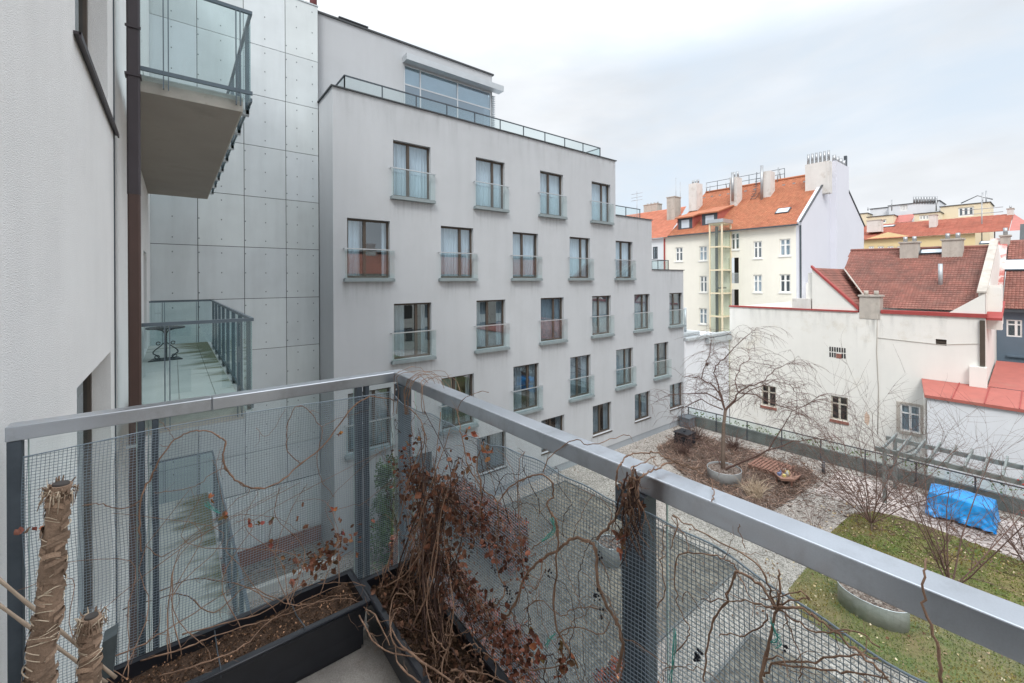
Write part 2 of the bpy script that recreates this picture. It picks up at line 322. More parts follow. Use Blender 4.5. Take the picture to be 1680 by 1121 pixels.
def tiles(mb, P0, U, S, poly, tw, th, rng, base=.18, th_=.025, lim=None):
    # real overlapping tiles on a roof plane; P0 origin at the eave, U along eave, S up the slope; poly in (u,s)
    U=U.normalized(); S=S.normalized(); Nn=U.cross(S); Nn=Nn if Nn.z>0 else -Nn
    def ins(x,y):
        r=False; n=len(poly)
        for i in range(n):
            x1,y1=poly[i]; x2,y2=poly[(i+1)%n]
            if (y1>y)!=(y2>y) and x<(x2-x1)*(y-y1)/(y2-y1)+x1: r=not r
        return r
    u0=min(p[0] for p in poly); u1=max(p[0] for p in poly); s0=min(p[1] for p in poly); s1=max(p[1] for p in poly)
    mb.quad(*[P0+U*a+S*b for a,b in poly])
    j=0; s=s0
    while s<s1:
        u=u0
        while u<u1:
            if ins(u+tw/2,s+th/2):
                v=1+rng.uniform(-base,base); v2=v*rng.uniform(.94,1.06)
                a=P0+U*(u+.008)+S*(s-.01)+Nn*(th_*1.6+rng.uniform(0,.006)); b=P0+U*(u+tw-.008)+S*(s-.01)+Nn*(th_*1.6+rng.uniform(0,.006))
                m_=P0+U*(u+tw*.5)+S*(s-.012)+Nn*(th_*2.7)
                c=P0+U*(u+tw-.008)+S*(s+th)+Nn*.006; d=P0+U*(u+.008)+S*(s+th)+Nn*.006; mt_=P0+U*(u+tw*.5)+S*(s+th)+Nn*(.006+th_)
                cc=(v,v2,v2)
                mb.quad(a,m_,mt_,d,c=cc); mb.quad(m_,b,c,mt_,c=cc)
                mb.quad(a-Nn*th_*1.6,b-Nn*th_*1.6,b,m_,a,c=(v*.9,v2*.9,v2*.9))
            u+=tw
        s+=th; j+=1
def planepoly(pix, P0, U, S):
    U=U.normalized(); S=S.normalized(); n=U.cross(S); r=[]
    for px,py in pix:
        q=atP(px,py,P0,n)-P0; r.append((q.dot(U),q.dot(S)))
    return r

# ================================================================== THE SETTING
mb=MB(); mb.quad((-400,-400,-13.4),(900,-400,-13.4),(900,900,-13.4),(-400,900,-13.4)); struct(mb.build('ground', m_yard))
mb=MB(); mb.box(-1.0,26.25,-25,16.9,-13.3,GZ-.02); struct(mb.build('garden_terrace', m_conc))
def sheet(name, poly, z, mat, label=None):
    mb=MB(); mb.quad(*[(x,y,z) for x,y in poly]); return struct(mb.build(name, mat))
sheet('gravel_path', [(-.545,-25),(25.98,-25),(25.98,16.68),(-.545,16.68)], GZ-.004, m_gravel)
sheet('pale_paving', [(22.0,-25),(25.3,-25),(25.3,6.6),(22.0,6.6)], GZ+.006, m_gravelp)
sheet('dark_paving', [(-.4,6.4),(14.2,6.4),(14.2,14.1),(-.4,14.1)], GZ+.004, m_dgravel)
sheet('dark_paving', [(-.4,-8),(11.9,-8),(12.1,3.2),(11.9,4.95),(-.4,4.95)], GZ+.004, m_dgravel)
P=[(13.55,-25),(22.0,-25)]+[(22.0+.25*math.sin(i*.9),-6+i*1.1) for i in range(10)]+[(21.9,4.6),(21.0,5.05),(19,5.15),(17,5.02),(14.4,5.0),(13.6,4.4),(13.35,3.6),(13.45,2.6),(13.6,1.2)]
sheet('lawn', P, GZ+.012, m_lawn)
P=[(18.2,8.2),(18.8,7.1),(20.8,6.9),(23.2,6.8),(24.2,7.4),(24.6,10.5),(24.7,13.6),(22.6,13.9),(20.9,13.7),(19.7,12.2),(18.6,10.2)]
sheet('mulch_bed', P, GZ+.018, m_mulch)
sheet('planted_bed', [(-.4,14.75),(4.15,14.75),(4.15,16.5),(-.4,16.5)], GZ+.03, m_dgravel)
# edging strips of the paving
mb=MB()
mb.box(-.4,14.2,6.34,6.40,GZ,GZ+.04); mb.box(14.2,14.26,6.34,14.1,GZ,GZ+.04); mb.box(-.4,11.9,4.95,5.01,GZ,GZ+.04); mb.box(-.4,14.26,14.1,14.16,GZ,GZ+.04)
struct(mb.build('paving_edge', m_conc))
# loose leaves, straw and litter: stuff
rng=random.Random(3)
def inpoly(P,x,y):
    r=False
    for i in range(len(P)):
        x1,y1=P[i]; x2,y2=P[(i+1)%len(P)]
        if (y1>y)!=(y2>y) and x<(x2-x1)*(y-y1)/(y2-y1)+x1: r=not r
    return r
mb=MB()
for i in range(5200):
    x=rng.uniform(18,25); y=rng.uniform(6.6,14)
    if not inpoly(P,x,y): continue
    v=rng.choice([.5,.8,1,1.3,1.9]); a=rng.random()*6.28; L_=rng.uniform(.08,.45)
    p=V((x,y,GZ+.03+rng.random()*.08)); q=p+V((math.cos(a)*L_,math.sin(a)*L_,rng.uniform(-.02,.22)))
    mb.tube([p,q],.006+rng.random()*.006,3,(v,v*.9,v*.85),cap=False)
rng=random.Random(12)
for i in range(5200):
    e=rng.random()
    if e<.55: x=rng.gauss(22.3,2.2); y=rng.gauss(8.5,3.6)
    else: x=rng.uniform(20.3,25.8); y=rng.uniform(-1,9)
    if x>25.9 or x<15 or y>14.6 or y<-2: continue
    v=rng.choice([.35,.5,.7,.9]); a=rng.random()*6.28; L_=rng.uniform(.04,.22)
    p=V((x,y,GZ+.02)); mb.tube([p,p+V((math.cos(a)*L_,math.sin(a)*L_,rng.uniform(0,.05)))],.006+rng.random()*.008,3,(v,v*.85,v*.8),cap=False)
tag(mb.build('leaf_litter', M('bed_litter',(.26,.20,.165),.9,.3,9,attr=True), None, (21,10,GZ)), 'brown dry twigs and leaf litter covering the planting bed', 'leaf litter', kind='stuff')
mb=MB()
for i in range(900):
    x=rng.uniform(13.4,22); y=rng.uniform(-3,6)
    mb.leaf((x,y,GZ+.03),rng.uniform(.04,.09),rng.choice([(1,.95,.8),(.8,.7,.5),(.5,.4,.3)]),V((rng.gauss(0,1),rng.gauss(0,1),.2)).normalized())
for i in range(500):
    x=rng.uniform(11,25); y=rng.uniform(-1,15)
    mb.leaf((x,y,GZ+.03),rng.uniform(.04,.1),rng.choice([(.35,.2,.13),(.25,.15,.1)]),V((rng.gauss(0,1),rng.gauss(0,1),.2)).normalized())
tag(mb.build('fallen_leaves', M('fallen_leaf',(.7,.62,.5),.8,.1,9,attr=True), None, (17,3,GZ)), 'pale fallen leaves scattered over the lawn and gravel', 'fallen leaves', kind='stuff')
mb=MB(); rg=random.Random(8)
LP=[(13.55,-3),(22.0,-3),(22.0,2),(22.0,4.3),(21.9,4.6),(21.0,5.05),(19,5.15),(17,5.02),(14.4,5.0),(13.6,4.4),(13.35,3.6),(13.45,2.6),(13.6,1.2)]
for i in range(26000):
    x=rg.uniform(13.3,22.3); y=rg.uniform(-2,6.5)
    if not inpoly(LP,x,y): continue
    h=rg.uniform(.02,.07); a=rg.random()*3.14; dx,dy=math.cos(a)*.016,math.sin(a)*.016; k=noise.noise(V((x*.5,y*.5,0)))
    v=rg.uniform(.6,1.4); c=(v*(1.5 if k>0 else 1.0),v*1.05,v*.7)
    mb.quad((x-dx,y-dy,GZ+.01),(x+dx,y+dy,GZ+.01),(x+rg.uniform(-.03,.03),y+rg.uniform(-.03,.03),GZ+.01+h),c=c)
tag(mb.build('grass_blades', M('grass_blade',(.14,.16,.045),.8,.2,3,attr=True), None, (17,3,GZ)), 'short patchy winter grass growing on the lawn', 'grass', kind='stuff')

# ================================================================== NEAR STUCCO BUILDING (left edge), our balcony and its neighbours
XW=-.545
nb=thing('stucco_apartment_building',(XW,0,GZ),'pale stucco apartment building at the left edge, with glass balconies and a brown downpipe','apartment building')
fw=Fr((XW,0,0),(0,1,0),(1,0,0))
holes=[(-2.6,.55,-1.66,.75),(4.32,6.26,1.80,5.2),(4.32,6.42,-3.5,-.75),(10.2,11.8,-1.70,.75),(10.2,11.8,2.72,5.0),(13.0,14.5,-1.70,.75),(13.0,14.5,2.72,5.0)]  # first opening: unseen door, added for the handrail to reflect something dark
mb=MB(); wall(mb,fw,-6,16.68,-13,10.4,holes,.21)
mb.quad((XW,-6,10.4),(XW,16.68,10.4),(-9,16.68,10.4),(-9,-6,10.4)); mb.quad((XW,-6,-13),(XW,-6,10.4),(-9,-6,10.4),(-9,-6,-13)); mb.quad((-9,-6,-13),(-9,16.68,-13),(-9,16.68,10.4),(-9,-6,10.4)); mb.quad((-9,16.68,-13),(XW,16.68,-13),(XW,16.68,10.4),(-9,16.68,10.4))
mb.build('wall',m_stucco,nb)
for i,h in enumerate(holes):
    w=window(nb,fw,*h,.21,fw=.07,mull=(.5,),cur='side' if i>2 else None,seed=i)
    if i==1:
        s=MB(); s.fbox(fw,4.24,6.9,-.2,.04,1.745,1.765); s.fbox(fw,4.24,6.9,.03,.043,1.72,1.7655); s.build('sill',m_bdark,w)
# joint beside the pipe
mb=MB(); mb.fbox(fw,6.78,6.81,.001,.012,-9,10.3); mb.build('movement_joint',m_dark,nb)
pp=MB()
def sqpipe(mb,z0,z1,x0,x1,y0,y1):
    b=.018; P=[(x0+b,y0),(x1-b,y0),(x1,y0+b),(x1,y1-b),(x1-b,y1),(x0+b,y1),(x0,y1-b),(x0,y0+b)]
    mb.prism([V((x,y,z0)) for x,y in P],(0,0,z1-z0))
xa=atY(209.5,463,6.95).x; xb=atY(231,463,6.95).x
sqpipe(pp,-9.2,1.08,xa,xb,6.95,7.07); d1=pp.build('downpipe',m_brown,nb)
pp=MB(); sqpipe(pp,1.08,10.3,xa-.004,xb+.002,6.947,7.075); d2=pp.build('downpipe',m_bdark,nb); d2['label']='darker plum upper length of the downpipe'
for z in (-5.2,-2.0,2.52,3.1):
    bb=MB(); bb.box(xa-.015,xb+.012,6.93,6.949,z,z+.03) if z!=2.52 else bb.box(xa-.02,xb+.015,6.932,7.085,z,z+.03); bb.build('pipe_bracket',m_bdark if z>1 else m_galv,d2 if z>1 else d1)

def balcony(parent, x0,x1,y0,y1, zf, rail_h, slab_t=.22, label=None, fm=m_floor, off=.13, nlong=7, moss=True):
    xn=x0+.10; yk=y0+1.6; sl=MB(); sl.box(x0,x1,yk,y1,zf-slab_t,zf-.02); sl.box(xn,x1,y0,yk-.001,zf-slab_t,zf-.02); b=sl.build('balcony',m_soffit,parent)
    if label: b['label']=label
    fl=MB(); cuts=[x0,x0+(x1-x0)*.46,x0+(x1-x0)*.80,x1]
    for a,c in zip(cuts,cuts[1:]):
        fl.box(a+.004,c-.004,yk,y1,zf-.02,zf); fl.box(max(a,xn)+.004,c-.004,y0,yk-.001,zf-.02,zf)
    fl.build('floor_slab',fm,b)
    ed=MB(); ed.box(xn,x1+.002,y0-.02,y0-.001,zf-slab_t,zf-.02); ed.box(x1+.001,x1+.02,y0-.02,y1,zf-slab_t,zf-.02); ed.build('slab_edge',m_slab,b)
    X=x1+off; zt=zf+rail_h; Yn=y0-off*.7; Yf=y1+off*.3
    hr=MB(); hr.box(xn,X,Yn-.02,Yn+.02,zt-.045,zt); hr.box(X-.04,X,Yn+.021,Yf-.021,zt-.045,zt); hr.box(x0+.01,X,Yf-.02,Yf+.02,zt-.045,zt)
    hr.box(xn,X,Yn-.015,Yn+.015,zf+.02,zf+.07); hr.box(X-.03,X,Yn+.016,Yf-.016,zf-.07,zf-.02)
    hr.build('handrail',m_railb,b)
    ps=[(x0+(X-x0)*q,Yn) for q in (.33,.88)]+[(x0+(X-x0)*q,Yf) for q in (.22,.75)]
    for (x,y) in ps:
        for d in (-.03,.02):
            p=MB(); p.box(x+d,x+d+.012,y-.022,y+.022,zf-.16,zt-.046); p.build('post',m_railb,b)
    for i in range(nlong):
        y=Yn+(Yf-Yn)*(i+.35)/nlong
        for d in (-.05,.03):
            p=MB(); p.box(X-.046,X-.002,y+d,y+d+.014,zf-.16,zt-.046); p.build('post',m_railb,b)
        k=MB(); k.box(x1+.021,X-.002,y-.05,y+.045,zf-.17,zf-.10); k.build('bracket',m_galv,b)
    g=MB(); g.quad((xn,Yn,zf-.10),(X-.02,Yn,zf-.10),(X-.02,Yn,zt-.05),(xn,Yn,zt-.05)); g.build('glass_panel',m_glassg,b)
    g=MB(); g.quad((x0+.02,Yf,zf-.02),(X-.02,Yf,zf-.02),(X-.02,Yf,zt-.05),(x0+.02,Yf,zt-.05)); g.build('glass_panel',m_glassg,b)
    for i in range(nlong):
        a=Yn+(Yf-Yn)*i/nlong+.02; c=Yn+(Yf-Yn)*(i+1)/nlong-.02
        g=MB(); g.quad((X-.018,a,zf-.14),(X-.018,c,zf-.14),(X-.018,c,zt-.05),(X-.018,a,zt-.05)); g.build('glass_panel',m_glassg,b)
    return b
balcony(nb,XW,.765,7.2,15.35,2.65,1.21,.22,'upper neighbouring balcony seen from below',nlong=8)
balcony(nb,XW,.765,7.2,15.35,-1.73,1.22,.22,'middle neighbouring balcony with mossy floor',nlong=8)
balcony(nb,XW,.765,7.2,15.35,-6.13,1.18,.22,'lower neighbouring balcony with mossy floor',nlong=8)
# ---- our balcony
RZ=-.55; YR=2.51; XR=1.075; IW=.075; RH=.058
bs=MB(); bs.box(XW,.968,-3,2.245,FZ-.22,FZ); own=bs.build('balcony',m_nfloor,nb); own['label']='near balcony with brushed steel handrail'
def railbar(mb,P):  # profile swept between mitred inner/outer corners
    pass
xo=XR+IW*.6; xi=XR-IW*.4; yo=YR+IW*.6; yi=YR-IW*.4; xl=-.508
def railseg(pts_in, pts_out):
    mb=MB(); a,b=pts_in; c,d=pts_out; bv=.004
    P=[V((*a,RZ-RH)),V((*b,RZ-RH)),V((*d,RZ-RH)),V((*c,RZ-RH)),V((*a,RZ)),V((*b,RZ)),V((*d,RZ)),V((*c,RZ))]
    mb.hexa(P); o=mb.build('handrail',m_rail,own)
    md=o.modifiers.new('bev','BEVEL'); md.width=.004; md.segments=3; md.limit_method='ANGLE'
    return o
railseg(((xl,yi),(.14,yi)),((xl,yo),(.14,yo)))
railseg(((.1415,yi),(xi,yi)),((.1415,yo),(xo,yo)))
railseg(((xi,yi-.0006),(xi,-1.6)),((xo,yo-.0006),(xo,-1.6)))
def post(x,y,sx,sy,mat=m_post,z0=FZ-.26):
    p=MB(); p.box(x-sx/2,x+sx/2,y-sy/2,y+sy/2,z0,RZ-RH-.0005); o=p.build('post',mat,own); md=o.modifiers.new('bev','BEVEL'); md.width=.004; md.segments=2; return o
post(xl+.022,YR,.04,.045); 
xA=atY(238,700,YR).x; post(xA-.012,YR,.022,.05); post(xA+.035,YR,.022,.05)
xB=atY(588,700,YR).x; post(xB,YR,.03,.055); post(xB+.045,YR,.024,.045)
post(XR,2.40,.055,.075)
post(XR,.765,.055,.085); post(XR,-.85,.055,.085)
for y in (2.40,.765,-.85):
    k=MB(); k.box(XR-.045,XR-.0285,y-.05,y+.05,RZ-RH-.10,RZ-RH-.002); k.build('bracket',m_post,own)
    bt=MB(); 
    for dz in (.03,.075): bt.blob((XR-.047,y+.01,RZ-RH-dz),.008)
    bt.build('bolt',m_galv,own)
for x,y in ((xl+.022,YR),(xA,YR),(xB+.01,YR)):
    k=MB(); k.box(x-.02,x+.02,2.246,YR-.03,FZ-.2,FZ-.12); k.build('bracket',m_post,own)
for y in (1.9,.765,-.85):
    k=MB(); k.box(.969,XR-.03,y-.02,y+.02,FZ-.2,FZ-.12); k.build('bracket',m_post,own)
def gp(p0,p1,z0,z1,t=(0,0,0)):
    g=MB(); a=V((*p0,0)); b=V((*p1,0)); g.quad((a.x,a.y,z0),(b.x,b.y,z0),(b.x,b.y,z1),(a.x,a.y,z1)); g.build('glass_panel',m_glassn,own)
    e=MB(); d=(b-a).normalized()*.004; 
    for q in (a,b): e.box(q.x-.002,q.x+.002,q.y-.002,q.y+.002,z0,z1)
    e.build('glass_edge',m_ge,own)
m_ge=M('pale_green_glass_edge',(.55,.72,.66),.2,.05,3,spec=.8)
gp((xl+.05,YR+.035),(xA-.03,YR+.035),FZ-.1,RZ-RH-.01); gp((xA+.01,YR+.035),(xB-.015,YR+.035),FZ-.1,RZ-RH-.01); gp((xB+.075,YR+.035),(XR+.02,YR+.035),FZ-.1,RZ-RH-.01)
gp((XR+.045,2.35),(XR+.045,.82),FZ-.1,RZ-RH-.01); gp((XR+.045,.70),(XR+.045,-.78),FZ-.1,RZ-RH-.01)

# ================================================================== PANELLED WALL at the courtyard's end
YP=16.7
pb=thing('panel_clad_building',(1.8,YP,GZ),'grey blue building clad in riveted cement panels, behind the glass balconies','building')
mb=MB(); mb.box(-6,4.19,YP+.04,YP+7,-13,9.98); mb.build('body',m_black,pb)
pl=MB(); fx=MB(); xs=[-5.6,-4.4,-3.15,-1.9,-.65,.6,1.85,3.1,4.18]; zs=[-7.0,-5.70,-3.98,-2.27,-.55,1.17,2.88,4.60,6.32,8.03,10.05]
rg=random.Random(5)
for a,b in zip(xs,xs[1:]):
    for c,d in zip(zs,zs[1:]):
        v=rg.uniform(.93,1.05); pl.box(a+.009,b-.009,YP,YP+.03,c+.009,d-.009,(v,v,v*rg.uniform(.99,1.02)))
        cols=[a+.62] if b-a>1.1 else [a+.30,b-.22]
        if b>4: cols=[a+.36,b-.2]
        for u in cols+[a+.03]:
            for q in (.13,.5,.87):
                if u==a+.03 and rg.random()<.15: continue
                fx.cyl(u,0,0,0,.001) if False else fx.box(u-.015,u+.015,YP-.006,YP-.0005,c+(d-c)*q-.02,c+(d-c)*q+.02)
pl.build('cladding',m_panel,pb); fx.build('fixings',M('panel_fixing',(.20,.23,.24),.5,metal=.4),pb)
st=MB()
cr=MB(); x=-2.0; i=0
while x<4.18:
    cr.quad((x,YP+.02,-9.3),(x+.03,YP-.02,-9.3),(x+.03,YP-.02,-7.02),(x,YP+.02,-7.02)); cr.quad((x+.03,YP-.02,-9.3),(x+.08,YP-.02,-9.3),(x+.08,YP-.02,-7.02),(x+.03,YP-.02,-7.02))
    cr.quad((x+.08,YP-.02,-9.3),(x+.11,YP+.02,-9.3),(x+.11,YP+.02,-7.02),(x+.08,YP-.02,-7.02)); x+=.11
cr.build('corrugated_base',m_corr,pb)
mb=MB(); mb.box(-6,4.19,YP-.02,YP+.3,10.052,10.10); mb.build('coping',m_galv,pb)
pc=atY(514,0,YP+1.0); mb=MB(); mb.cyl(pc.x,YP+1.0,10.0,12.2,.13,sides=16); mb.build('vent_pipe',M('red_vent',(.18,.06,.06),.6),pb)
mb=MB(); mb.box(-.4,4.15,16.42,16.46,GZ,GZ+.55); tag(mb.build('corten_edging',m_cor,None,(1.8,16.45,GZ)),'rusty brown edging board along the foot of the panelled wall','edging board')
mb=MB(); mb.box(-.4,4.15,14.55,14.75,GZ,GZ+.28); tag(mb.build('bed_kerb',M('pale_kerb',(.5,.5,.48),.9),None,(1.8,14.65,GZ)),'pale concrete kerb edging the dark bed below the panelled wall','kerb')

# ================================================================== GREY RENDERED BUILDING
YG=15.0
gb=thing('grey_apartment_building',(15,YG,GZ),'long grey rendered apartment building stepping down to the right, with rows of french windows','apartment building')
fg=Fr((0,YG,0),(1,0,0),(0,-1,0))
HW=.76; rows=[]
rowA=[7.08+3.61*k for k in range(6)]; rowB=[5.42+3.61*k for k in range(6)]
rowspec=[(3.13,rowA[:4],True),(.13,rowB[:5],True),(-2.88,rowA[:6],True),(-5.9,rowB[:6],True)]
hl=[]; fl_=[]
for zb,xs_,_ in rowspec:
    for x in xs_: hl.append((x-HW,x+HW,zb,zb+2.06)); fl_.append(True)
for x in rowA: hl.append((x-HW,x+HW,-8.15,-6.58)); fl_.append(False)
T=[(19.1,6.55),(22.5,3.58),(26.0,.62)]
def ins(u,z): return z<T[0][1] and u<T[0][0] or z<T[1][1] and u<T[1][0] or z<T[2][1]
mb=MB(); wall(mb,fg,4.2,26.0,-8.95,T[0][1],hl,.2,([T[0][0],T[1][0]],[T[1][1],T[2][1]],ins))
DY=25
mb.quad((4.2,YG,-9.4),(4.2,YP+.04,-9.4),(4.2,YP+.04,6.55),(4.2,YG,6.55))
px_=4.2; zt_=6.55
for (xe,zt) in T:
    mb.quad((px_,YG,zt-.3),(xe,YG,zt-.3),(xe,DY,zt-.3),(px_,DY,zt-.3)); px_=xe
mb.quad((19.1,YG,3.2),(19.1,DY,3.2),(19.1,DY,6.55),(19.1,YG,6.55)); mb.quad((22.5,YG,.3),(22.5,DY,.3),(22.5,DY,3.58),(22.5,YG,3.58)); mb.quad((26,YG,-13),(26,DY,-13),(26,DY,.62),(26,YG,.62))
mb.quad((4.2,DY,-13),(26,DY,-13),(26,DY,.62),(4.2,DY,.62)); mb.quad((4.2,DY,.62),(22.5,DY,.62),(22.5,DY,3.58),(4.2,DY,3.58)); mb.quad((4.2,DY,3.58),(19.1,DY,3.58),(19.1,DY,6.55),(4.2,DY,6.55))
mb.build('wall',m_grey,gb)
pb_=MB(); pb_.box(4.215,26.0,YG+.03,YG+.3,-9.4,-8.951); pb_.build('plinth',M('grey_plinth',(.33,.36,.39),.9,.05,1),gb)
cp=MB()
for a,b,z in ((4.2,19.1,6.55),(19.1,22.5,3.58),(22.5,26.0,.62)):
    a2 = a-.06 if a<5 else a+.002
    cp.box(a2,b+.07,YG-.06,YG+.28,z+.001,z+.045)
    cp.box(b-.25,b+.07,YG+.281,DY,z+.001,z+.045)
cp.box(4.14,4.45,YG+.281,YP+.04,6.551,6.595); cp.build('coping',m_coping,gb)
rg=random.Random(21)
for i,(h,fr_) in enumerate(zip(hl,fl_)):
    cur=rg.choice(['full','full','side']) if h[2]>-1 else rg.choice(['full','side','full','left']); cm_=m_cur if h[2]>-1 else m_cur2
    if fr_:
        if h[2]>2: cur='full'
        w=window(gb,fg,*h,.2,fw=.07,mull=(.62 if i%2 else .42,),cur=cur,seed=i,curm=cm_)
        a,b,c,d=h; pr=.14
        lg=MB(); lg.fbox(fg,a-.13,b+.13,.001,.17,c-.13,c-.03); lg.fbox(fg,a-.10,b+.10,.001,.15,c-.031,c-.005); bl=lg.build('window_balustrade',m_ledge,gb)
        r=MB(); r.fbox(fg,a-.14,b+.14,pr-.03,pr+.02,c+.98,c+1.015); r.fbox(fg,a-.14,a-.11,.0,pr-.031,c+.985,c+1.01); r.fbox(fg,b+.11,b+.14,.0,pr-.031,c+.985,c+1.01); r.build('top_rail',m_silver,bl)
        g=MB(); g.quad(fg.p(a-.12,pr,c-.004),fg.p(b+.12,pr,c-.004),fg.p(b+.12,pr,c+.979),fg.p(a-.12,pr,c+.979)); g.build('glass_panel',m_glassb,bl)
    else:
        w=window(gb,fg,*h,.2,fw=.07,mull=(.45,),cur=rg.choice(['side','full']),seed=i,curm=m_cur2)
        s=MB(); s.fbox(fg,h[0]-.03,h[1]+.03,-.13,.04,h[2]-.05,h[2]-.002); s.build('sill',M('brown_sill',(.10,.075,.07),.6) if i==0 else m_frame,w)
def stain(parent,fr,a,b,z0,z1,strength=.3,n=.003,sc_=9.0,col=(.20,.21,.20)):
    key='rain_stain_%d_%d'%(int(strength*100),int(sc_))
    mt=bpy.data.materials.get(key)
    if not mt:
        mt,nt,N,L=newmat(key); out=N.new('ShaderNodeOutputMaterial'); t=N.new('ShaderNodeBsdfTransparent'); d=N.new('ShaderNodeBsdfDiffuse'); d.inputs[0].default_value=c4(col)
        tc=N.new('ShaderNodeTexCoord'); mp=N.new('ShaderNodeMapping'); mp.inputs['Scale'].default_value=(sc_,sc_,.5); L.new(tc.outputs['Object'],mp.inputs[0])
        nz=N.new('ShaderNodeTexNoise'); nz.inputs['Scale'].default_value=1.0; nz.inputs['Detail'].default_value=5; L.new(mp.outputs[0],nz.inputs[0])
        m1=N.new('ShaderNodeMapRange'); m1.inputs[1].default_value=.48; m1.inputs[2].default_value=.75; m1.inputs[4].default_value=strength; L.new(nz.outputs[0],m1.inputs[0])
        at=N.new('ShaderNodeAttribute'); at.attribute_name='Col'; mm=N.new('ShaderNodeMath'); mm.operation='MULTIPLY'; L.new(m1.outputs[0],mm.inputs[0]); L.new(at.outputs['Fac'],mm.inputs[1])
        mx=N.new('ShaderNodeMixShader'); L.new(mm.outputs[0],mx.inputs[0]); L.new(t.outputs[0],mx.inputs[1]); L.new(d.outputs[0],mx.inputs[2]); L.new(mx.outputs[0],out.inputs[0])
    mb=MB(); k=6
    for i in range(k):
        za=z1-(z1-z0)*i/k; zb=z1-(z1-z0)*(i+1)/k; mb.quad(fr.p(a,n,zb),fr.p(b,n,zb),fr.p(b,n,za),fr.p(a,n,za))
    o=mb.build('rain_stain',mt,parent); ca=o.data.color_attributes['Col']; buf=[]
    for i in range(k):
        t0=(1-i/k)**1.4; t1=(1-(i+1)/k)**1.4; buf += [t1,t1,t1,1,t1,t1,t1,1,t0,t0,t0,1,t0,t0,t0,1]
    ca.data.foreach_set('color',buf); return o
for h,fr_ in zip(hl,fl_): stain(gb,fg,h[0]-.16,h[1]+.16,h[2]-1.15,h[2]-.131 if fr_ else h[2]-.052,.26)
for a,b,z in ((4.25,19.05,6.54),(19.15,22.45,3.57),(22.55,25.95,.61)): stain(gb,fg,a,b,z-1.5,z,.17,sc_=4.0)
# terrace railings
def terr(parent, pts, z0, zt, step, label=None):
    r=MB(); 
    for (x0,y0),(x1,y1) in zip(pts,pts[1:]):
        d=V((x1-x0,y1-y0,0)); L_=d.length; d.normalize(); fr=Fr((x0,y0,0),d,(-d.y,d.x,0)); r.fbox(fr,.026,L_+.024,-.025,.025,zt-.04,zt)
    o=r.build('terrace_railing',m_dark,parent)
    if label: o['label']=label
    for (x0,y0),(x1,y1) in zip(pts,pts[1:]):
        d=V((x1-x0,y1-y0,0)); L_=d.length; n=max(1,round(L_/step)); g=MB()
        for i in range(n+1):
            q=V((x0,y0,0))+d*(i/n); p=MB(); p.box(q.x-.018,q.x+.018,q.y-.018,q.y+.018,z0,zt-.041); p.build('post',m_dark,o)
        g.quad((x0,y0,z0+.1),(x1,y1,z0+.1),(x1,y1,zt-.05),(x0,y0,zt-.05)); g.build('glass_panel',m_glassb,o)
terr(gb,[(4.72,YP+.1),(4.72,YG+.4),(18.3,YG+.4),(18.3,YG+3.5)],6.3,7.24,1.36,'long railing on the top terrace')
terr(gb,[(19.2,YG+.4),(21.9,YG+.4)],3.3,4.25,1.3); terr(gb,[(22.6,YG+.4),(24.9,YG+.4),(24.9,YG+4)],.35,1.28,1.3)
# penthouse
YH=16.9; fp=Fr((0,YH,0),(1,0,0),(0,-1,0)); ZH=9.95; XE=12.15
mb=MB(); wx=(7.6,12.13,6.25,9.12)
wall(mb,fp,4.2,XE,6.0,ZH,[wx],.12); mb.quad((XE,YH,9.12),(XE,24,9.12),(XE,24,ZH),(XE,YH,ZH)); mb.quad((XE,YH+1.8,6.2),(XE,24,6.2),(XE,24,9.12),(XE,YH+1.8,9.12)); mb.quad((4.2,YH,ZH),(XE,YH,ZH),(XE,24,ZH),(4.2,24,ZH)); mb.quad((4.2,24,6),(XE,24,6),(XE,24,ZH),(4.2,24,ZH)); mb.quad((7,YH+.7,6.2),(XE,YH+.7,6.2),(XE,YH+.7,9.2),(7,YH+.7,9.2))
mb.build('penthouse_wall',m_grey,gb)
mb=MB(); mb.box(4.2,XE+.08,YH-.06,YH+.2,ZH+.001,ZH+.07); mb.box(XE-.15,XE+.08,YH+.201,24,ZH+.001,ZH+.07); mb.build('coping',m_coping,gb)
fm=MB()
for x in (7.62,8.35,10.2,12.05): fm.box(x-.03,x+.03,YH-.02,YH+.05,6.25,9.1)
for z in (6.3,8.28,9.07): fm.box(7.66,12.02,YH-.015,YH+.045,z-.03,z+.03)
pw=fm.build('penthouse_window',m_silver,gb)
g=MB(); g.quad((7.66,YH,6.3),(12.02,YH,6.3),(12.02,YH,9.07),(7.66,YH,9.07)); g.build('pane',m_pglass,pw)
g=MB(); g.quad((7.66,YH+.12,8.32),(12.02,YH+.12,8.32),(12.02,YH+.12,9.05),(7.66,YH+.12,9.05)); g.build('blind',M('pale_blind',(.7,.78,.78),.8),pw)
g=MB(); g.box(7.55,12.55,YH-.42,YH-.005,9.14,9.40); g.build('awning_box',m_silver,gb)
lv=MB()
for k in range(26): lv.box(12.16,12.36,YH+.02,YH+.9,6.35+k*.105,6.37+k*.105)
lv.build('louvre_screen',m_silver,gb)
q=atY(568,34,YH+.5); mb=MB(); mb.box(q.x-.3,q.x+.75,YH+.3,YH+.9,ZH+.07,ZH+.30); mb.box(q.x-.35,q.x+.8,YH+.25,YH+.95,ZH+.30,ZH+.34); mb.build('roof_vent',m_coping,gb)
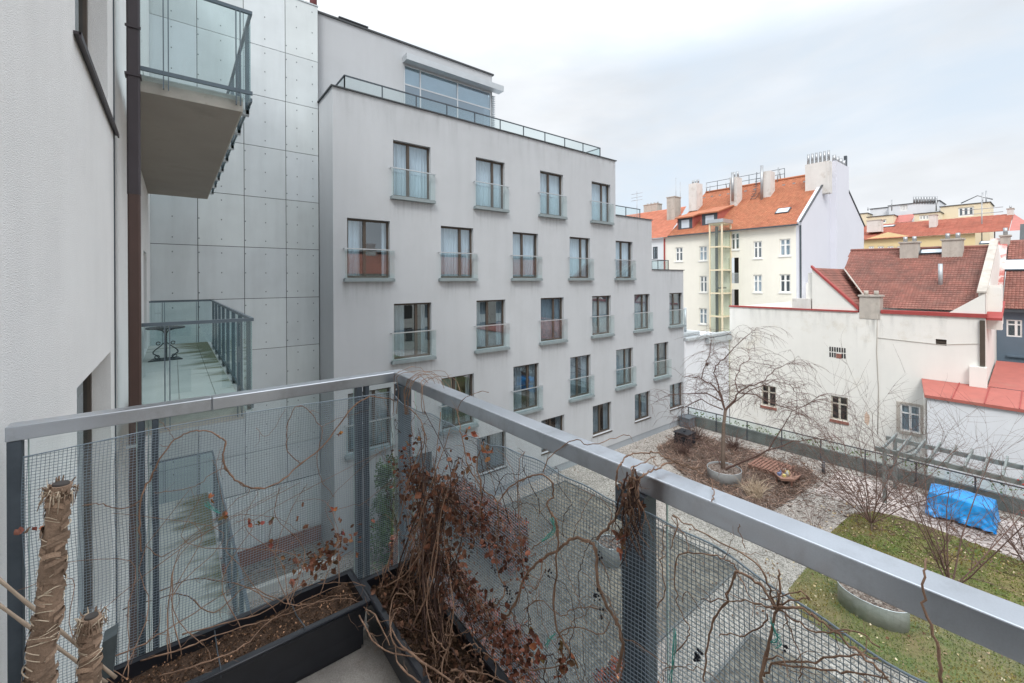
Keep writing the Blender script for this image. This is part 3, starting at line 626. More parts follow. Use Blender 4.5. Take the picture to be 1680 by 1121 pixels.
# link wall between grey building and fire wall
lw=thing('link_wall_building',(29,14.9,-13.3),'low grey white link wall with metal gutter, right of the grey building','wall')
mb=MB(); mb.box(26.02,32,14.9,24,-13.3,-3.95); mb.build('wall',m_white2,lw)
mb=MB(); mb.box(26.0,31.99,14.72,15.2,-3.94,-3.78); mb.box(28.6,31.99,14.66,14.89,-4.35,-4.0); mb.build('gutter',m_galv,lw)
mb=MB(); mb.box(26.3,28.6,15.3,17,-3.949,-3.55); mb.cyl(27.6,15.8,-3.55,-1.9,.09); mb.build('roof_unit',m_galv,lw)
mb=MB(); mb.tube([(28.8,14.9,-5.8),(28.8,14.84,-5.8)],.12,12); mb.build('pipe_end',m_black,lw)

# ================================================================== GARDEN FENCE, glass with concrete upstand
gf=thing('glass_garden_fence',(26,7,GZ),'long glass garden fence with dark top rail at the edge of the garden','fence')
mb=MB(); mb.box(26.06,26.24,-20,14.88,GZ-.02,GZ+.62); mb.build('upstand',m_conc,gf)
mb=MB(); mb.box(25.98,26.03,-20,14.9,GZ+1.08,GZ+1.13); mb.build('top_rail',m_dark,gf)
y=14.7
while y>-18:
    p=MB(); p.box(26.0,26.03,y-.03,y+.03,GZ,GZ+1.079); p.build('post',m_dark,gf)
    g=MB(); g.quad((25.99,y-.05,GZ+.05),(25.99,y-1.75,GZ+.05),(25.99,y-1.75,GZ+1.07),(25.99,y-.05,GZ+1.07)); g.build('glass_panel',m_glassb,gf); y-=1.8
mb=MB(); rg=random.Random(2)
for i in range(260):
    y=14.6-rg.random()**1.3*20; mb.leaf((26.4+rg.random()*.4,y,GZ+.55+rg.random()*.35*(1 if y<6 else .4)),.12,(rg.uniform(.8,1.6),rg.uniform(.9,1.4),rg.uniform(.6,1)))
tag(mb.build('creeper',m_green,None,(26.5,5,GZ+.5)),'thin green creeper growing behind the glass garden fence','creeper')

# ================================================================== WHITE FIRE WALL HOUSE with dark red roof
XF=32.0; ff=Fr((XF,0,0),(0,-1,0),(-1,0,0))   # u = -Y
fh=thing('white_tenement_house',(XF,8,-13.3),'white walled house with an old dark red tiled roof and red parapet flashing','house')
def pxr(px0,px1,py0,py1,X,dY=-1):
    a=atX(px0,(py0+py1)/2,X).y; b=atX(px1,(py0+py1)/2,X).y; pm=(px0+px1)/2
    return (-a,-b,atX(pm,py1,X).z,atX(pm,py0,X).z)
ws=[pxr(1249,1273,633,667,XF),pxr(1363,1391,651,690,XF),pxr(1477,1510,665,709,XF)]
vt=[pxr(1360,1388,570,588,XF),pxr(1535,1553,557,567,XF)]
YA=atX(1197,505,XF).y; YB=2.2; ZT=-1.98
mb=MB(); wall(mb,ff,-YA,-YB,-13.3,ZT,ws+[vt[1]],.18)
zr_=atX(1602,481,XF).z; mb.quad((XF,YB,-13.3),(46,YB,-13.3),(46,YB,-.2),(39.2,YB,2.25),(XF,YB,zr_)); q1=atX(1546,510,XF).y; mb.prism([V((XF+.01,q1,ZT)),V((XF+.01,YB+.01,ZT)),V((XF+.01,YB+.01,zr_))],(.25,0,0)); mb.hexa([V((XF+.262,YB+.01,ZT)),V((39.2,YB+.01,1.0)),V((39.2,YB+.26,1.0)),V((XF+.262,YB+.26,ZT)),V((XF+.262,YB+.01,zr_)),V((39.2,YB+.01,2.25)),V((39.2,YB+.26,2.25)),V((XF+.262,YB+.26,zr_))]); mb.quad((XF,YA,-13.3),(XF,YA,ZT),(44.5,YA,ZT),(44.5,YA,-13.3)); mb.quad((46,YB,-13.3),(46,YA,-13.3),(46,YA,-.3),(46,YB,-.3))
mb.quad((XF,9.3,ZT-1.3),(44.4,9.3,ZT-1.3),(44.4,YA-.01,ZT-1.3),(XF,YA-.01,ZT-1.3)); mb.build('wall',m_white,fh)
for i,h in enumerate(ws):
    w=window(fh,ff,*h,.14 if i<2 else .08,fw=.07,frame=m_oframe if i<2 else m_wframe,mull=(.5,),trans=(.68,),cur='full' if i==2 else None,seed=i)
    s=MB(); s.fbox(ff,h[0]-.05,h[1]+.05,-.1,.06,h[2]-.17,h[2]-.003); s.build('sill',m_brick if i<2 else m_oldchim,w)
    if i==2:
        s=MB(); a,b,c,d=h
        s.fbox(ff,a-.16,a-.002,.001,.03,c-.1,d+.1); s.fbox(ff,b+.002,b+.12,.001,.03,c,d+.1); s.fbox(ff,a-.001,b+.001,.001,.03,d+.002,d+.12); s.build('surround',m_oldchim,w)
vb=MB(); a,b,c,d=vt[0]
for i in range(7):
    for j in range(2):
        if j==0 and i in (3,4): continue
        u=a+(b-a)*(i+.2)/7; z=c+(d-c)*(.05+.52*j); vb.fbox(ff,u,u+(b-a)*.09,.0,.012,z,z+(d-c)*.42)
vb.build('vent_grille',m_black,fh)
s=MB(); s.fbox(ff,a+(b-a)*.43,a+(b-a)*.74,.0,.012,c,c+(d-c)*.42); s.build('brick_patch',m_brick,fh)
s=MB(); a,b,c,d=vt[1]; s.fbox(ff,a,b,-.17,-.12,c,d); s.fbox(ff,a,b,-.119,-.03,(c+d)/2-.03,(c+d)/2+.03); s.build('vent_grille',m_frame,fh)
# parapet flashing
fl=MB(); yv=atX(1408,500,XF).y; ya=atX(1330,500,XF).y
fl.box(XF-.07,XF+.3,yv-.95,YA,ZT+.001,ZT+.14) if False else None
fl.box(XF-.07,XF+.35,yv+.0,YA+.02,ZT+.001,ZT+.10); fl.box(XF-.09,XF+.45,YB-.05,yv-1.05,ZT+.001,ZT+.20); fl.build('parapet_flashing',m_flash,fh)
# half gable
za=atX(1332,440,XF).z; Y0=atX(1332,440,XF).y
mb=MB(); mb.prism([V((XF+.02,Y0,ZT+.1)),V((XF+.02,yv,ZT+.1)),V((XF+.02,Y0,za))],(.25,0,0)); mb.box(XF+.28,44,Y0+.001,Y0+.3,ZT-1.3,za-.3); mb.build('gable',m_white,fh)
mb=MB(); d=V((0,yv-Y0,ZT+.1-za)); mb.prism([V((XF-.05,Y0+.05,za+.02)),V((XF-.05,yv-.02,ZT+.12)),V((XF-.05,yv-.02,ZT+.28)),V((XF-.05,Y0+.05,za+.18))],(.35,0,0)); mb.build('gable_flashing',m_flash,fh)
# wing roof
P0=V((XF+.2,yv,ZT+.1)); U=V((1,0,0)); S=V((0,Y0-yv,za-ZT-.1)); rg=random.Random(4)
pol=planepoly([(1336,438),(1386,444),(1426,498),(1411,497)],P0,U,S); Ls=S.length
pol=[(0,Ls),(pol[1][0],Ls),(max(pol[2][0],.6),0),(0,0)]
mb=MB(); tiles(mb,P0,U,S,pol,.14,.22,rg,base=.13,th_=.016); mb.build('roof',m_rtile,fh)['label']='small wing roof beside the half gable'
# main roof
P0=V((XF+.45,YB,ZT+.06)); U=V((0,1,0)); S=V((39-XF-.45,0,2.0-ZT)); 
pol=planepoly([(1396,412),(1641,405),(1660,462),(1660,509),(1545,509),(1430,503),(1424,496),(1385,443)],P0,U,S)
mb=MB(); pol=[(max(a_,.27),max(b_,0)) for a_,b_ in pol]; tiles(mb,P0,U,S,pol,.14,.22,rg,base=.13,th_=.016); rf=mb.build('roof',m_rtile,fh)
mb=MB(); 
rp=[P0+U*pol[0][0]+S.normalized()*pol[0][1],P0+U*pol[1][0]+S.normalized()*pol[1][1]]
mb.tube([rp[0]+V((0,0,.03)),rp[1]+V((0,0,.03))],.11,8); mb.build('ridge_cap',m_rtile,rf)
v0=P0+U*pol[6][0]+S.normalized()*pol[6][1]; v1=P0+U*pol[7][0]+S.normalized()*pol[7][1]
mb=MB(); mb.tube([v0+V((0,0,.06)),v1+V((0,0,.06))],.05,6); mb.build('valley_strip',m_oldchim,rf)
mb=MB(); mb.quad(rp[0],rp[1],V((46,rp[1].y,-.5)),V((46,rp[0].y,-.5))); mb.build('rear_roof',m_rtile,rf)
RN=U.cross(S).normalized()
def onroof(px,py): return atP(px,py,P0,RN)
def chim(parent,px0,px1,pyt,pyb,X,dep,mat,nfl=0,fh_=.5,name='chimney',flm=m_metal,cap=True):
    a=atX(px0,pyb,X); b=atX(px1,pyb,X); zt=atX((px0+px1)/2,pyt,X).z; zb=atX((px0+px1)/2,pyb,X).z
    mb=MB(); mb.box(X,X+dep,b.y,a.y,zb-.6,zt)
    o=mb.build(name,mat,parent)
    if cap: mb=MB(); mb.box(X-.06,X+dep+.06,b.y-.06,a.y+.06,zt+.001,zt+.1); mb.build('chimney_cap',m_oldchim,o)
    for i in range(nfl):
        y=a.y+(b.y-a.y)*(i+.5)/nfl; mb=MB(); mb.cyl(X+dep/2,y,zt+.1,zt+.1+fh_,.11,sides=10); mb.build('flue',flm,o)
    return o
q=onroof(1490,420); chim(fh,1476,1506,399,420,q.x-.3,.8,m_oldchim,2,.35)
q=onroof(1562,418); chim(fh,1545,1579,394,417,q.x-.3,.8,m_oldchim,2,.35)
q=onroof(1543,467); mb=MB(); mb.tube([q-V((0,0,.2)),V((q.x,q.y,atX(1543,433,q.x).z))],.10,12); mb.build('vent_pipe',m_galv,fh)
def skyl(parent,px,py,w,h,plane_p,U,S,mat=m_sky):
    c=atP(px,py,plane_p,U.cross(S).normalized()); n=U.cross(S).normalized(); n=n if n.z>0 else -n; u=U.normalized(); s_=S.normalized()
    P=[c+u*a*w/2+s_*b*h/2 for a,b in ((-1,-1),(1,-1),(1,1),(-1,1))]
    mb=MB(); mb.prism([p+n*.02 for p in P],n*.12); o=mb.build('skylight',m_dark,parent)
    P=[c+u*a*w*.42+s_*b*h*.42+n*.145 for a,b in ((-1,-1),(1,-1),(1,1),(-1,1))]; mb=MB(); mb.quad(*P); mb.build('pane',mat,o)
skyl(rf,1531,415,1.3,.5,P0,U,S)
mb=MB(); c=atX(1426,497,XF); 
chim(fh,1410,1444,487,500,XF-.02,.7,m_oldchim,2,.25,flm=m_oldchim); mb=MB(); a=atX(1410,500,XF).y; b=atX(1444,500,XF).y; mb.box(XF-.03,XF+.6,b,a,ZT-.35,ZT+.5); mb.build('chimney_base',m_oldchim,fh)
a=atX(1300,505,XF); b=atX(1330,505,XF); mb=MB(); mb.box(XF-.012,XF+.5,b.y,a.y,ZT,atX(1310,490,XF).z); mb.build('parapet_pier',m_chim,fh)
mb=MB(); mb.hexa([V((XF-.03,YB-.04,zr_+.002)),V((39.2,YB-.04,2.255)),V((39.2,YB+.3,2.255)),V((XF-.03,YB+.3,zr_+.002)),V((XF-.03,YB-.04,zr_+.09)),V((39.2,YB-.04,2.34)),V((39.2,YB+.3,2.34)),V((XF-.03,YB+.3,zr_+.09))]); mb.build('rake_coping',m_oldchim,fh)
mb=MB(); mb.box(XF+.7,XF+1.3,YB-.5,YB-.005,-2.6,atX(1640,470,XF+1).z*.6-.2); mb.box(XF+1.8,XF+2.6,YB-.45,YB-.006,-2.4,-.35); mb.build('parapet_pier',m_white,fh)
mb=MB(); mb.hexa([V((XF,YB-.55,ZT-.1)),V((XF+2.0,YB-.55,-1.3)),V((XF+2.0,YB-.007,-1.3)),V((XF,YB-.007,ZT-.1)),V((XF,YB-.55,ZT+.02)),V((XF+2.0,YB-.55,-1.18)),V((XF+2.0,YB-.007,-1.18)),V((XF,YB-.007,ZT+.02))]); mb.build('side_flashing',m_flash,fh)
for h in ws: stain(fh,ff,h[0]-.08,h[1]+.08,h[2]-1.4,h[2]-.18,.45,col=(.4,.3,.22))
stain(fh,ff,-YA+.1,-yv-.2,ZT-1.6,ZT-.01,.20,sc_=3.0); stain(fh,ff,-yv+1.1,-YB-.1,ZT-1.8,ZT-.01,.20,sc_=3.0); stain(fh,ff,-yv-.3,-yv+1.2,ZT-2.6,ZT-.36,.5,sc_=3.0)
cb=MB()
y_=atX(1440,560,XF).y; cb.tube([(XF-.02,y_,ZT-.05),(XF-.02,y_+.05,-4.2),(XF-.02,y_-.03,-6.4),(XF-.02,y_+.02,-9.0)],.018,4); cb.tube([(XF-.02,y_,-3.4),(XF-.02,YB+1.6,-3.5),(XF-.02,YB+.25,-3.3)],.014,4); cb.build('cable',m_oldchim,fh)
yp=atX(1518,690,XF).y; cb=MB(); cb.tube([(XF-.06,yp,-5.9),(XF-.06,yp,-12)],.06,8); cb.build('downpipe',m_white,fh)
yp=atX(1422,700,XF).y; cb=MB(); rr=random.Random(3); cb.prism([V((XF-.006,yp+.35*math.cos(a)*rr.uniform(.6,1.1)*.4,-8.2+.42*math.sin(a)*rr.uniform(.7,1.1))) for a in [i*.5 for i in range(12)]],(.004,0,0)); cb.build('bare_plaster_patch',M('bare_plaster',(.62,.47,.37),.95,.12,6),fh)
# downpipe & niche
a=atX(1614,520,XF); mb=MB(); mb.box(XF-.12,XF-.01,YB+.02,YB+.2,-4.4,-2.1)
mb.build('downpipe',m_frame,fh)
mb=MB(); mb.box(XF-.3,XF-.005,YB-.05,YB+.55,-6.0,-4.45); mb.build('chimney_base',m_white,fh)
# ---- lean-to with red metal roof
lt=thing('lean_to_outbuilding',(29.5,0,-13.3),'white outbuilding with a red sheet metal roof, right of the glass fence','outbuilding')
XL=29.5; yl=atX(1521,652,XL).y; ze=-5.78
mb=MB(); mb.box(XL,31.98,-14,yl,-13.3,ze-.02) ; mb.build('wall',m_white2,lt)
ry=atX(1512,625,32).y
mb=MB(); mb.hexa([V((XL-.12,-14,ze-.05)),V((36.5,-14,-4.9)),V((36.5,YB-.05,-4.9)),V((31.99,yl+.35,-5.42)),V((XL-.12,-14,ze)),V((36.5,-14,-4.8)),V((36.5,YB-.05,-4.8)),V((31.99,yl+.35,-5.37))]) if False else None
mb.quad((XL-.12,-14,ze),(31.98,-14,-5.4),(31.98,ry,-5.42),(XL-.12,yl+.08,ze)); mb.quad((32,-14,-5.4),(37,-14,-4.7),(37,YB-.06,-4.7),(32,YB-.06,-5.4)); mb.quad((XL-.12,-14,ze),(XL-.12,yl+.08,ze),(XL-.12,yl+.08,ze-.14),(XL-.12,-14,ze-.14))
mb.quad((XL-.12,yl+.08,ze),(31.98,ry,-5.42),(31.98,ry,-5.56),(XL-.12,yl+.08,ze-.14))
rf2=mb.build('roof',m_redm,lt)
mb=MB()
for i in range(16):
    y=yl-.9-i*1.05; mb.hexa([V((XL-.12,y,ze)),V((31.97,y,-5.41)),V((31.97,y+.03,-5.41)),V((XL-.12,y+.03,ze)),V((XL-.12,y,ze+.035)),V((31.97,y,-5.375)),V((31.97,y+.03,-5.375)),V((XL-.12,y+.03,ze+.035))])
mb.build('standing_seam',m_flash,rf2)
# ---- blue house and its tiled roof, right edge
bh=thing('blue_house',(38.2,-3,-13.3),'dark blue rendered house with white framed windows at the right edge','house')
XB=38.2; fb=Fr((XB,0,0),(0,-1,0),(-1,0,0)); hb=[pxr(1651,1677,525,553,XB),pxr(1652,1678,609,640,XB)]
hb.append((hb[0][1]+.5,hb[0][1]+2.0,hb[0][2],hb[0][3]))
mb=MB(); wall(mb,fb,-2.19,14,-13.3,-1.75,hb,.12); mb.box(XB+.8,46,-14,1.9,-13.3,-2.0); mb.build('wall',m_blue,bh)
for i,h in enumerate(hb):
    w=window(bh,fb,*h,.1,fw=.07,frame=m_wframe,mull=(.62,),trans=(.72,) if i!=1 else (),cur=None,seed=i,backn=.5)
mb=MB(); h=hb[0]; mb.fbox(fb,h[0]+.6,h[1],-.42,-.4,h[2],h[3]); mb.build('lit_room_panel',m_litroom,bh)  # yellow panel behind the pane, painted to stand for the lit room
mb=MB(); mb.fbox(fb,-1.8,14,.001,.12,-4.55,-4.45); mb.fbox(fb,-1.8,14,.001,.2,-5.35,-5.2); mb.build('string_course',m_blue,bh)
mb=MB(); mb.fbox(fb,-1.9,14,.001,.35,-1.95,-1.75); mb.build('gutter',m_dark,bh)
P0=V((XB-.4,-14,-1.74)); U=V((0,1,0)); S=V((6.2,0,4.3)); mb=MB(); tiles(mb,P0,U,S,[(5,0),(15.9,0),(15.9,S.length),(5,S.length)],.15,.24,rg,base=.15,th_=.018); rb=mb.build('roof',m_rtile,bh)
skyl(rb,1672,437,1.5,1.2,P0,U,S)
mb=MB(); mb.hexa([V((XB-.5,2.0,-1.9)),V((44.2,2.0,2.3)),V((44.2,2.8,2.3)),V((XB-.5,2.8,-1.9)),V((XB-.5,2.0,-1.4)),V((44.2,2.0,2.75)),V((44.2,2.8,2.75)),V((XB-.5,2.8,-1.4))]); mb.build('party_wall',M('peeling_parapet',(.62,.6,.57),.9,.1,2,dirt=(.42,.08,.06),dscale=.9,dth=(.42,.55)),bh)
chim(bh,1641,1657,388,410,43.5,.8,m_oldchim,1,.5)

# ================================================================== CREAM HOUSE with orange roof
XC=45.0; fc=Fr((XC,0,0),(0,-1,0),(-1,0,0)); YC0=atX(1315,400,XC).y; YC1=atX(1088,400,XC).y; ZE=5.05; XR_=54.0; ZR=11.25
ch=thing('cream_tenement_house',(XC,20,-13.3),'cream tenement house with bright orange tiled roof, white gable and a glass lift shaft','house')
cw=[pxr(1108,1120,406,429,XC),pxr(1147,1160,404,428,XC),pxr(1236,1250,396,424,XC),pxr(1279,1297,392,420,XC),pxr(1148,1160,453,480,XC),pxr(1236,1250,451,480,XC),pxr(1279,1297,450,480,XC),pxr(1147,1160,506,532,XC),pxr(1199,1213,382,410,XC)]
rec=pxr(1198,1212,423,465,XC); rec2=pxr(1198,1212,475,520,XC)
mb=MB(); wall(mb,fc,-YC1,-(YC0+.435),-13.3,ZE,cw+[rec,rec2],.2)
mb.build('wall',m_cream,ch)
for i,h in enumerate(cw): 
    w=window(ch,fc,*h,.16,fw=.11,frame=m_wframe,mull=(.5,),trans=(.64,),cur=('full' if i%2 else None),seed=i)
    s=MB(); s.fbox(fc,h[0]-.08,h[1]+.08,.001,.08,h[2]-.1,h[2]-.002); s.build('sill',m_wframe,w)
for r in (rec,rec2):
    mb=MB(); mb.fbox(fc,r[0]-.1,r[1]+.1,-1.2,-1.15,r[2]-.1,r[3]+.1); mb.build('stair_recess',m_inside,ch)
    mb=MB(); n=9
    for k in range(n): u=r[0]+(r[1]-r[0])*(k+.5)/n; mb.fbox(fc,u-.02,u+.02,-.1,-.07,r[2],r[2]+1.0)
    mb.fbox(fc,r[0],r[1],-.11,-.06,r[2]+1.001,r[2]+1.06); mb.build('balustrade',m_galv,ch)
# gable end (faces -Y), white, with the bluish shade of this side put into its colour
Xg=atY(1417,400,YC0).x
mb=MB(); mb.prism([V((XC,YC0-.02,-13.3)),V((Xg,YC0-.02,-13.3)),V((Xg,YC0-.02,6.4)),V((XR_+1.5,YC0-.02,ZR+.6)),V((XR_-.5,YC0-.02,ZR)),V((XC,YC0-.02,ZE+.25))],(0,.45,0)); mb.build('gable',m_shadedgable,ch)
xq0=atY(1366,300,YC0-.25).x; xq1=atY(1387,300,YC0-.25).x
mb=MB(); mb.box(xq0,xq1,YC0-.55,YC0-.021,-13.3,atY(1374,269,YC0-.25).z); cs=mb.build('chimney_stack',m_shadedgable,ch)
for k in range(4): 
    x=xq0+(xq1-xq0)*(k+.4)/4; f=MB(); f.cyl(x,YC0-.28,atY(1374,269,YC0-.25).z,atY(1374,258,YC0-.25).z,.16,sides=10); f.build('flue',m_metal,cs)
f=MB(); xx=atY(1389,300,YC0-.25).x; f.box(xx,xx+.3,YC0-.25,YC0,10.6,13.5); f.build('flue',m_dark,cs)
mb=MB(); mb.prism([V((XC-.35,YC0-.10,ZE+.12)),V((XR_-.5,YC0-.10,ZR+.05)),V((XR_-.5,YC0-.10,ZR+.16)),V((XC-.35,YC0-.10,ZE+.23))],(0,.16,0)); mb.prism([V((XR_+1.5,YC0-.10,ZR+.62)),V((Xg+.3,YC0-.10,6.35)),V((Xg+.3,YC0-.10,6.47)),V((XR_+1.5,YC0-.10,ZR+.74))],(0,.16,0)); mb.build('verge',m_coping,ch)
rg=random.Random(9)
P0=V((XC-.4,YC0+.3,ZE-.05)); U=V((0,1,0)); S=V((XR_-XC+.4,0,ZR-ZE)); L_=S.length
hip=atP(1097,387,P0,U.cross(S)).y-P0.y; hipt=atX(1158,312,XR_).y-P0.y
mb=MB(); tiles(mb,P0,U,S,[(0,0),(hip,0),(hipt,L_),(0,L_)],.22,.28,rg,base=.12,th_=.02); rf=mb.build('roof',m_otile,ch)
mb=MB(); mb.tube([(XR_,YC0+.3,ZR+.05),(XR_,P0.y+hipt,ZR+.05)],.13,8); mb.tube([P0+U*hip,P0+U*hipt+S],.09,6); mb.build('ridge_cap',m_otile,rf)
mb=MB(); mb.quad((XR_,YC0,ZR),(XR_,P0.y+hipt,ZR),(Xg,P0.y+hipt,5),(Xg,YC0,5)); mb.build('rear_roof',m_otile,rf)
mb=MB(); mb.box(XC-.5,XC-.38,YC0+.1,P0.y+hip,ZE-.12,ZE+.02); mb.box(XC-.12,XC-.02,YC0+.0,YC0+.12,-13,ZE-.1); mb.build('gutter',m_dark,ch)
skyl(rf,1285,347,1.2,1.0,P0,U,S)
def dormer(px,py):
    q=atP(px,py,P0,U.cross(S).normalized()); w=.95; h=1.35
    x0=q.x; y0=q.y; z0=q.z
    sl=S.z/S.x; back=h/(sl-.28)
    mb=MB(); mb.prism([V((x0,y0-w,z0)),V((x0,y0-w,z0+h)),V((x0+back,y0-w,z0+h+back*.28))],(0,.08,0)); mb.prism([V((x0,y0+w-.08,z0)),V((x0,y0+w-.08,z0+h)),V((x0+back,y0+w-.08,z0+h+back*.28))],(0,.08,0)); o=mb.build('dormer',m_redm,ch)
    mb=MB(); mb.box(x0+.05,x0+.12,y0-w+.081,y0+w-.081,z0,z0+h-.02); mb.build('dormer_window',m_dark,o)
    mb=MB(); mb.quad((x0+.045,y0-w*.5,z0+.2),(x0+.045,y0+w*.5,z0+.2),(x0+.045,y0+w*.5,z0+h-.25),(x0+.045,y0-w*.5,z0+h-.25)); mb.build('pane',m_sky,o)
    mb=MB(); r_=V((back+.3,0,(back+.3)*.28)); mb.prism([V((x0-.3,y0-w-.15,z0+h-.06)),V((x0-.3,y0+w+.15,z0+h-.06)),V((x0-.3,y0+w+.15,z0+h+.08)),V((x0-.3,y0-w-.15,z0+h+.08))],r_); mb.build('dormer_roof',m_otile,o)
dormer(1124,377); dormer(1164,370)
chim(ch,1198,1209,291,331,49.5,1.3,m_chim,2,.6,cap=False); chim(ch,1250,1264,281,327,50.5,1.2,m_chim,0,cap=False); chim(ch,1130,1143,301,338,49.5,1.4,m_chim,3,.4,cap=False)
f=MB(); q=atX(1250,330,50.2); f.tube([q,V((50.2,q.y,atX(1250,272,50.2).z))],.15,8); f.build('flue',m_metal,ch)
f=MB(); q=atX(1202,330,49.3); f.tube([q,V((49.3,q.y,atX(1202,283,49.3).z))],.15,8); f.build('flue',m_metal,ch)
q=atX(1141,267,52); big=chim(ch,1321,1361,267,309,50.6,.8,m_chim,6,1.0,cap=False)
mb=MB(); y=YC0+4.5; ny=P0.y+hipt
while y<ny: mb.tube([(XR_,y,ZR-.1),(XR_,y,ZR+1.25)],.035,5); y+=1.9
for zz in (.65,1.25): mb.tube([(XR_,YC0+4.5,ZR+zz),(XR_,ny,ZR+zz)],.03,5)
q=atX(1235,330,50.3)
for dy in (-.25,.25): mb.tube([(50.3,q.y+dy,8.9),(51.7,q.y+dy,9.9),(52.0,q.y+dy,12.2)],.03,4)
for k in range(9): mb.tube([(50.3+k*.17,q.y-.25,8.95+k*.3),(50.3+k*.17,q.y+.25,8.95+k*.3)],.025,4)
mb.build('roof_walkway_railing',m_dark,ch)
mb=MB(); rg2=random.Random(14)
for k in range(11): 
    y=rg2.uniform(YC0+4,ny); mb.tube([(XR_+rg2.uniform(-.6,.8),y,ZR-.2),(XR_,y,ZR+rg2.uniform(.5,1.6))],.06,5)
for k in range(14): y=YC0+1+k*1.0; mb.box(52.6,52.8,y,y+.25,10.3,10.45)
mb.build('roof_vents',m_metal,ch)
# lift shaft
X0=43.0; ya_=atX(1163,400,X0).y; yb_=atX(1185,400,X0).y; zt=atX(1172,366,X0).z
mb=MB(); s=.13
for x in (X0,XC-.14):
    for y in (yb_,ya_-s): mb.box(x,x+s,y,y+s,-13,zt)
z=zt
while z>-13: mb.box(X0+.01,XC-.02,yb_-.01,ya_+.01,z-.14,z); z-=2.35
ls=mb.build('lift_shaft',m_yellow2,ch)
mb=MB(); mb.box(X0-.15,XC-.005,yb_-.15,ya_+.15,zt+.002,zt+.35); mb.build('shaft_roof',m_silver,ls)
g=MB(); g.quad((X0+.05,yb_,-13),(X0+.05,ya_,-13),(X0+.05,ya_,zt),(X0+.05,yb_,zt)); g.quad((X0,yb_+.05,-13),(XC,yb_+.05,-13),(XC,yb_+.05,zt),(X0,yb_+.05,zt)); g.build('shaft_glass',glass('shaft_glass',(.84,.92,.86),.8,haze=.06,hazecol=(.75,.8,.66)),ls)
mb=MB(); mb.box(X0+.5,X0+.75,ya_-.6,ya_-.4,-13,zt-.3); mb.box(X0+.3,XC-.3,yb_+.4,ya_-.5,-.9,-.75); mb.build('lift_rail',m_dark,ls)
# neighbour with salmon roof
sh=thing('salmon_roofed_house',(XC,33,-13.3),'house with salmon red roof and stained chimney, left of the orange roofed house','house')
Y2=YC1+.02; Y3=42
mb=MB(); hh=[pxr(1071,1079,405,425,XC)]; fc2=fc; wall(mb,fc,-Y3,-Y2,-13.3,ZE-.1,hh,.15); mb.build('wall',m_white2,sh)
window(sh,fc,*hh[0],.1,fw=.1,frame=m_dark,cur=None)
P0b=V((XC-.4,Y2-.6,ZE-.1)); Sb=V((8.4,0,4.75)); mb=MB(); tiles(mb,P0b,V((0,1,0)),Sb,[(0,0),(14,0),(14,Sb.length),(2.2,Sb.length),(-.2,.5)],.34,.38,rg,base=.08); mb.build('roof',m_pink,sh)
chim(sh,1094,1107,324,357,49.2,1.4,m_oldchim,0); chim(sh,1056,1078,336,346,53,1.2,m_oldchim,4,.3)
mb=MB(); mb.box(XC-.12,XC-.02,Y2-.3,Y2-.15,-13,ZE-.2); mb.build('downpipe',m_flash,sh)
mb=MB(); q=atX(1045,345,50)
mb.tube([V((50,q.y,7)),V((50,q.y,12.2))],.04,5)
for dz in (0,.5,.9): mb.tube([V((50,q.y-.9,11.9-dz)),V((50,q.y+.9,11.9-dz))],.025,4)
mb.build('aerial',m_metal,sh); mb=MB(); q=atX(1109,330,51); mb.tube([V((51,q.y,9)),V((51,q.y,13.2))],.03,5); mb.build('aerial',m_metal,sh); mb=MB(); q=atX(1116,330,51); mb.tube([V((51,q.y,9)),V((51,q.y,12.6))],.03,5)
mb.build('aerial',m_metal,sh)

# ================================================================== FAR YELLOW HOUSE
XY=78.0; fy=Fr((XY,0,0),(0,-1,0),(-1,0,0))
yh=thing('yellow_house',(XY,12,-13.3),'yellow house with pediment and long red tiled roof, far behind the dark red roof','house')
yy=[pxr(a,b,404,414,XY) for a,b in ((1425,1434),(1440,1450),(1456,1466),(1472,1479),(1530,1541),(1572,1581))]
ya=atX(1410,400,XY).y; yb=atX(1600,400,XY).y; zt=atX(1500,389,XY).z
mb=MB(); wall(mb,fy,-ya-3,-yb,-13.3,zt,yy,.2)
p1=atX(1412,395,XY-.02); p2=atX(1520,393,XY-.02); p3=atX(1457,381,XY-.02); mb.prism([V((XY-.02,p1.y,p1.z-.3)),V((XY-.02,p2.y,p2.z-.3)),V((XY-.02,p2.y,p2.z)),p3,V((XY-.02,p1.y,p1.z))],(.4,0,0))
mb.build('wall',m_yellow,yh)
for i,h in enumerate(yy): window(yh,fy,*h,.12,fw=.14,frame=m_wframe,mull=(.5,),trans=(.6,),cur=None,seed=i)
P0=V((XY-.4,yb-8,zt)); U=V((0,1,0)); S=V((9,0,atX(1530,362,XY+8.6).z-zt)); yr0=atX(1662,352,XY+8).y
mb=MB(); tiles(mb,P0,U,S,[(yr0-P0.y,0),(ya+4-P0.y,0),(ya+4-P0.y,S.length),(yr0-P0.y,S.length)],.55,.6,rg,base=.1); r=mb.build('roof',m_ftile,yh)
mb=MB(); mb.quad(P0+U*(yr0-P0.y-.05),P0+U*(yr0-P0.y-.05)+S,P0+U*(yr0-P0.y-2.2)); mb.build('hip',m_redm,r)
skyl(r,1457,372,1.6,1.0,P0,U,S); 
skyl(r,1624,399,1.6,1.0,P0,U,S)
mb=MB(); 
for px,t,b_ in ((1611,330,400),(1632,380,400)):
    q=atX(px,b_,82); q2=atX(px,t,82); mb.tube([q,q2],.06,5)
    if px==1611:
        for dz in (1.0,1.6): mb.tube([q2+V((0,-1.8,-dz)),q2+V((0,1.8,-dz))],.04,4)
    mb.build('aerial',m_metal,yh); mb=MB()
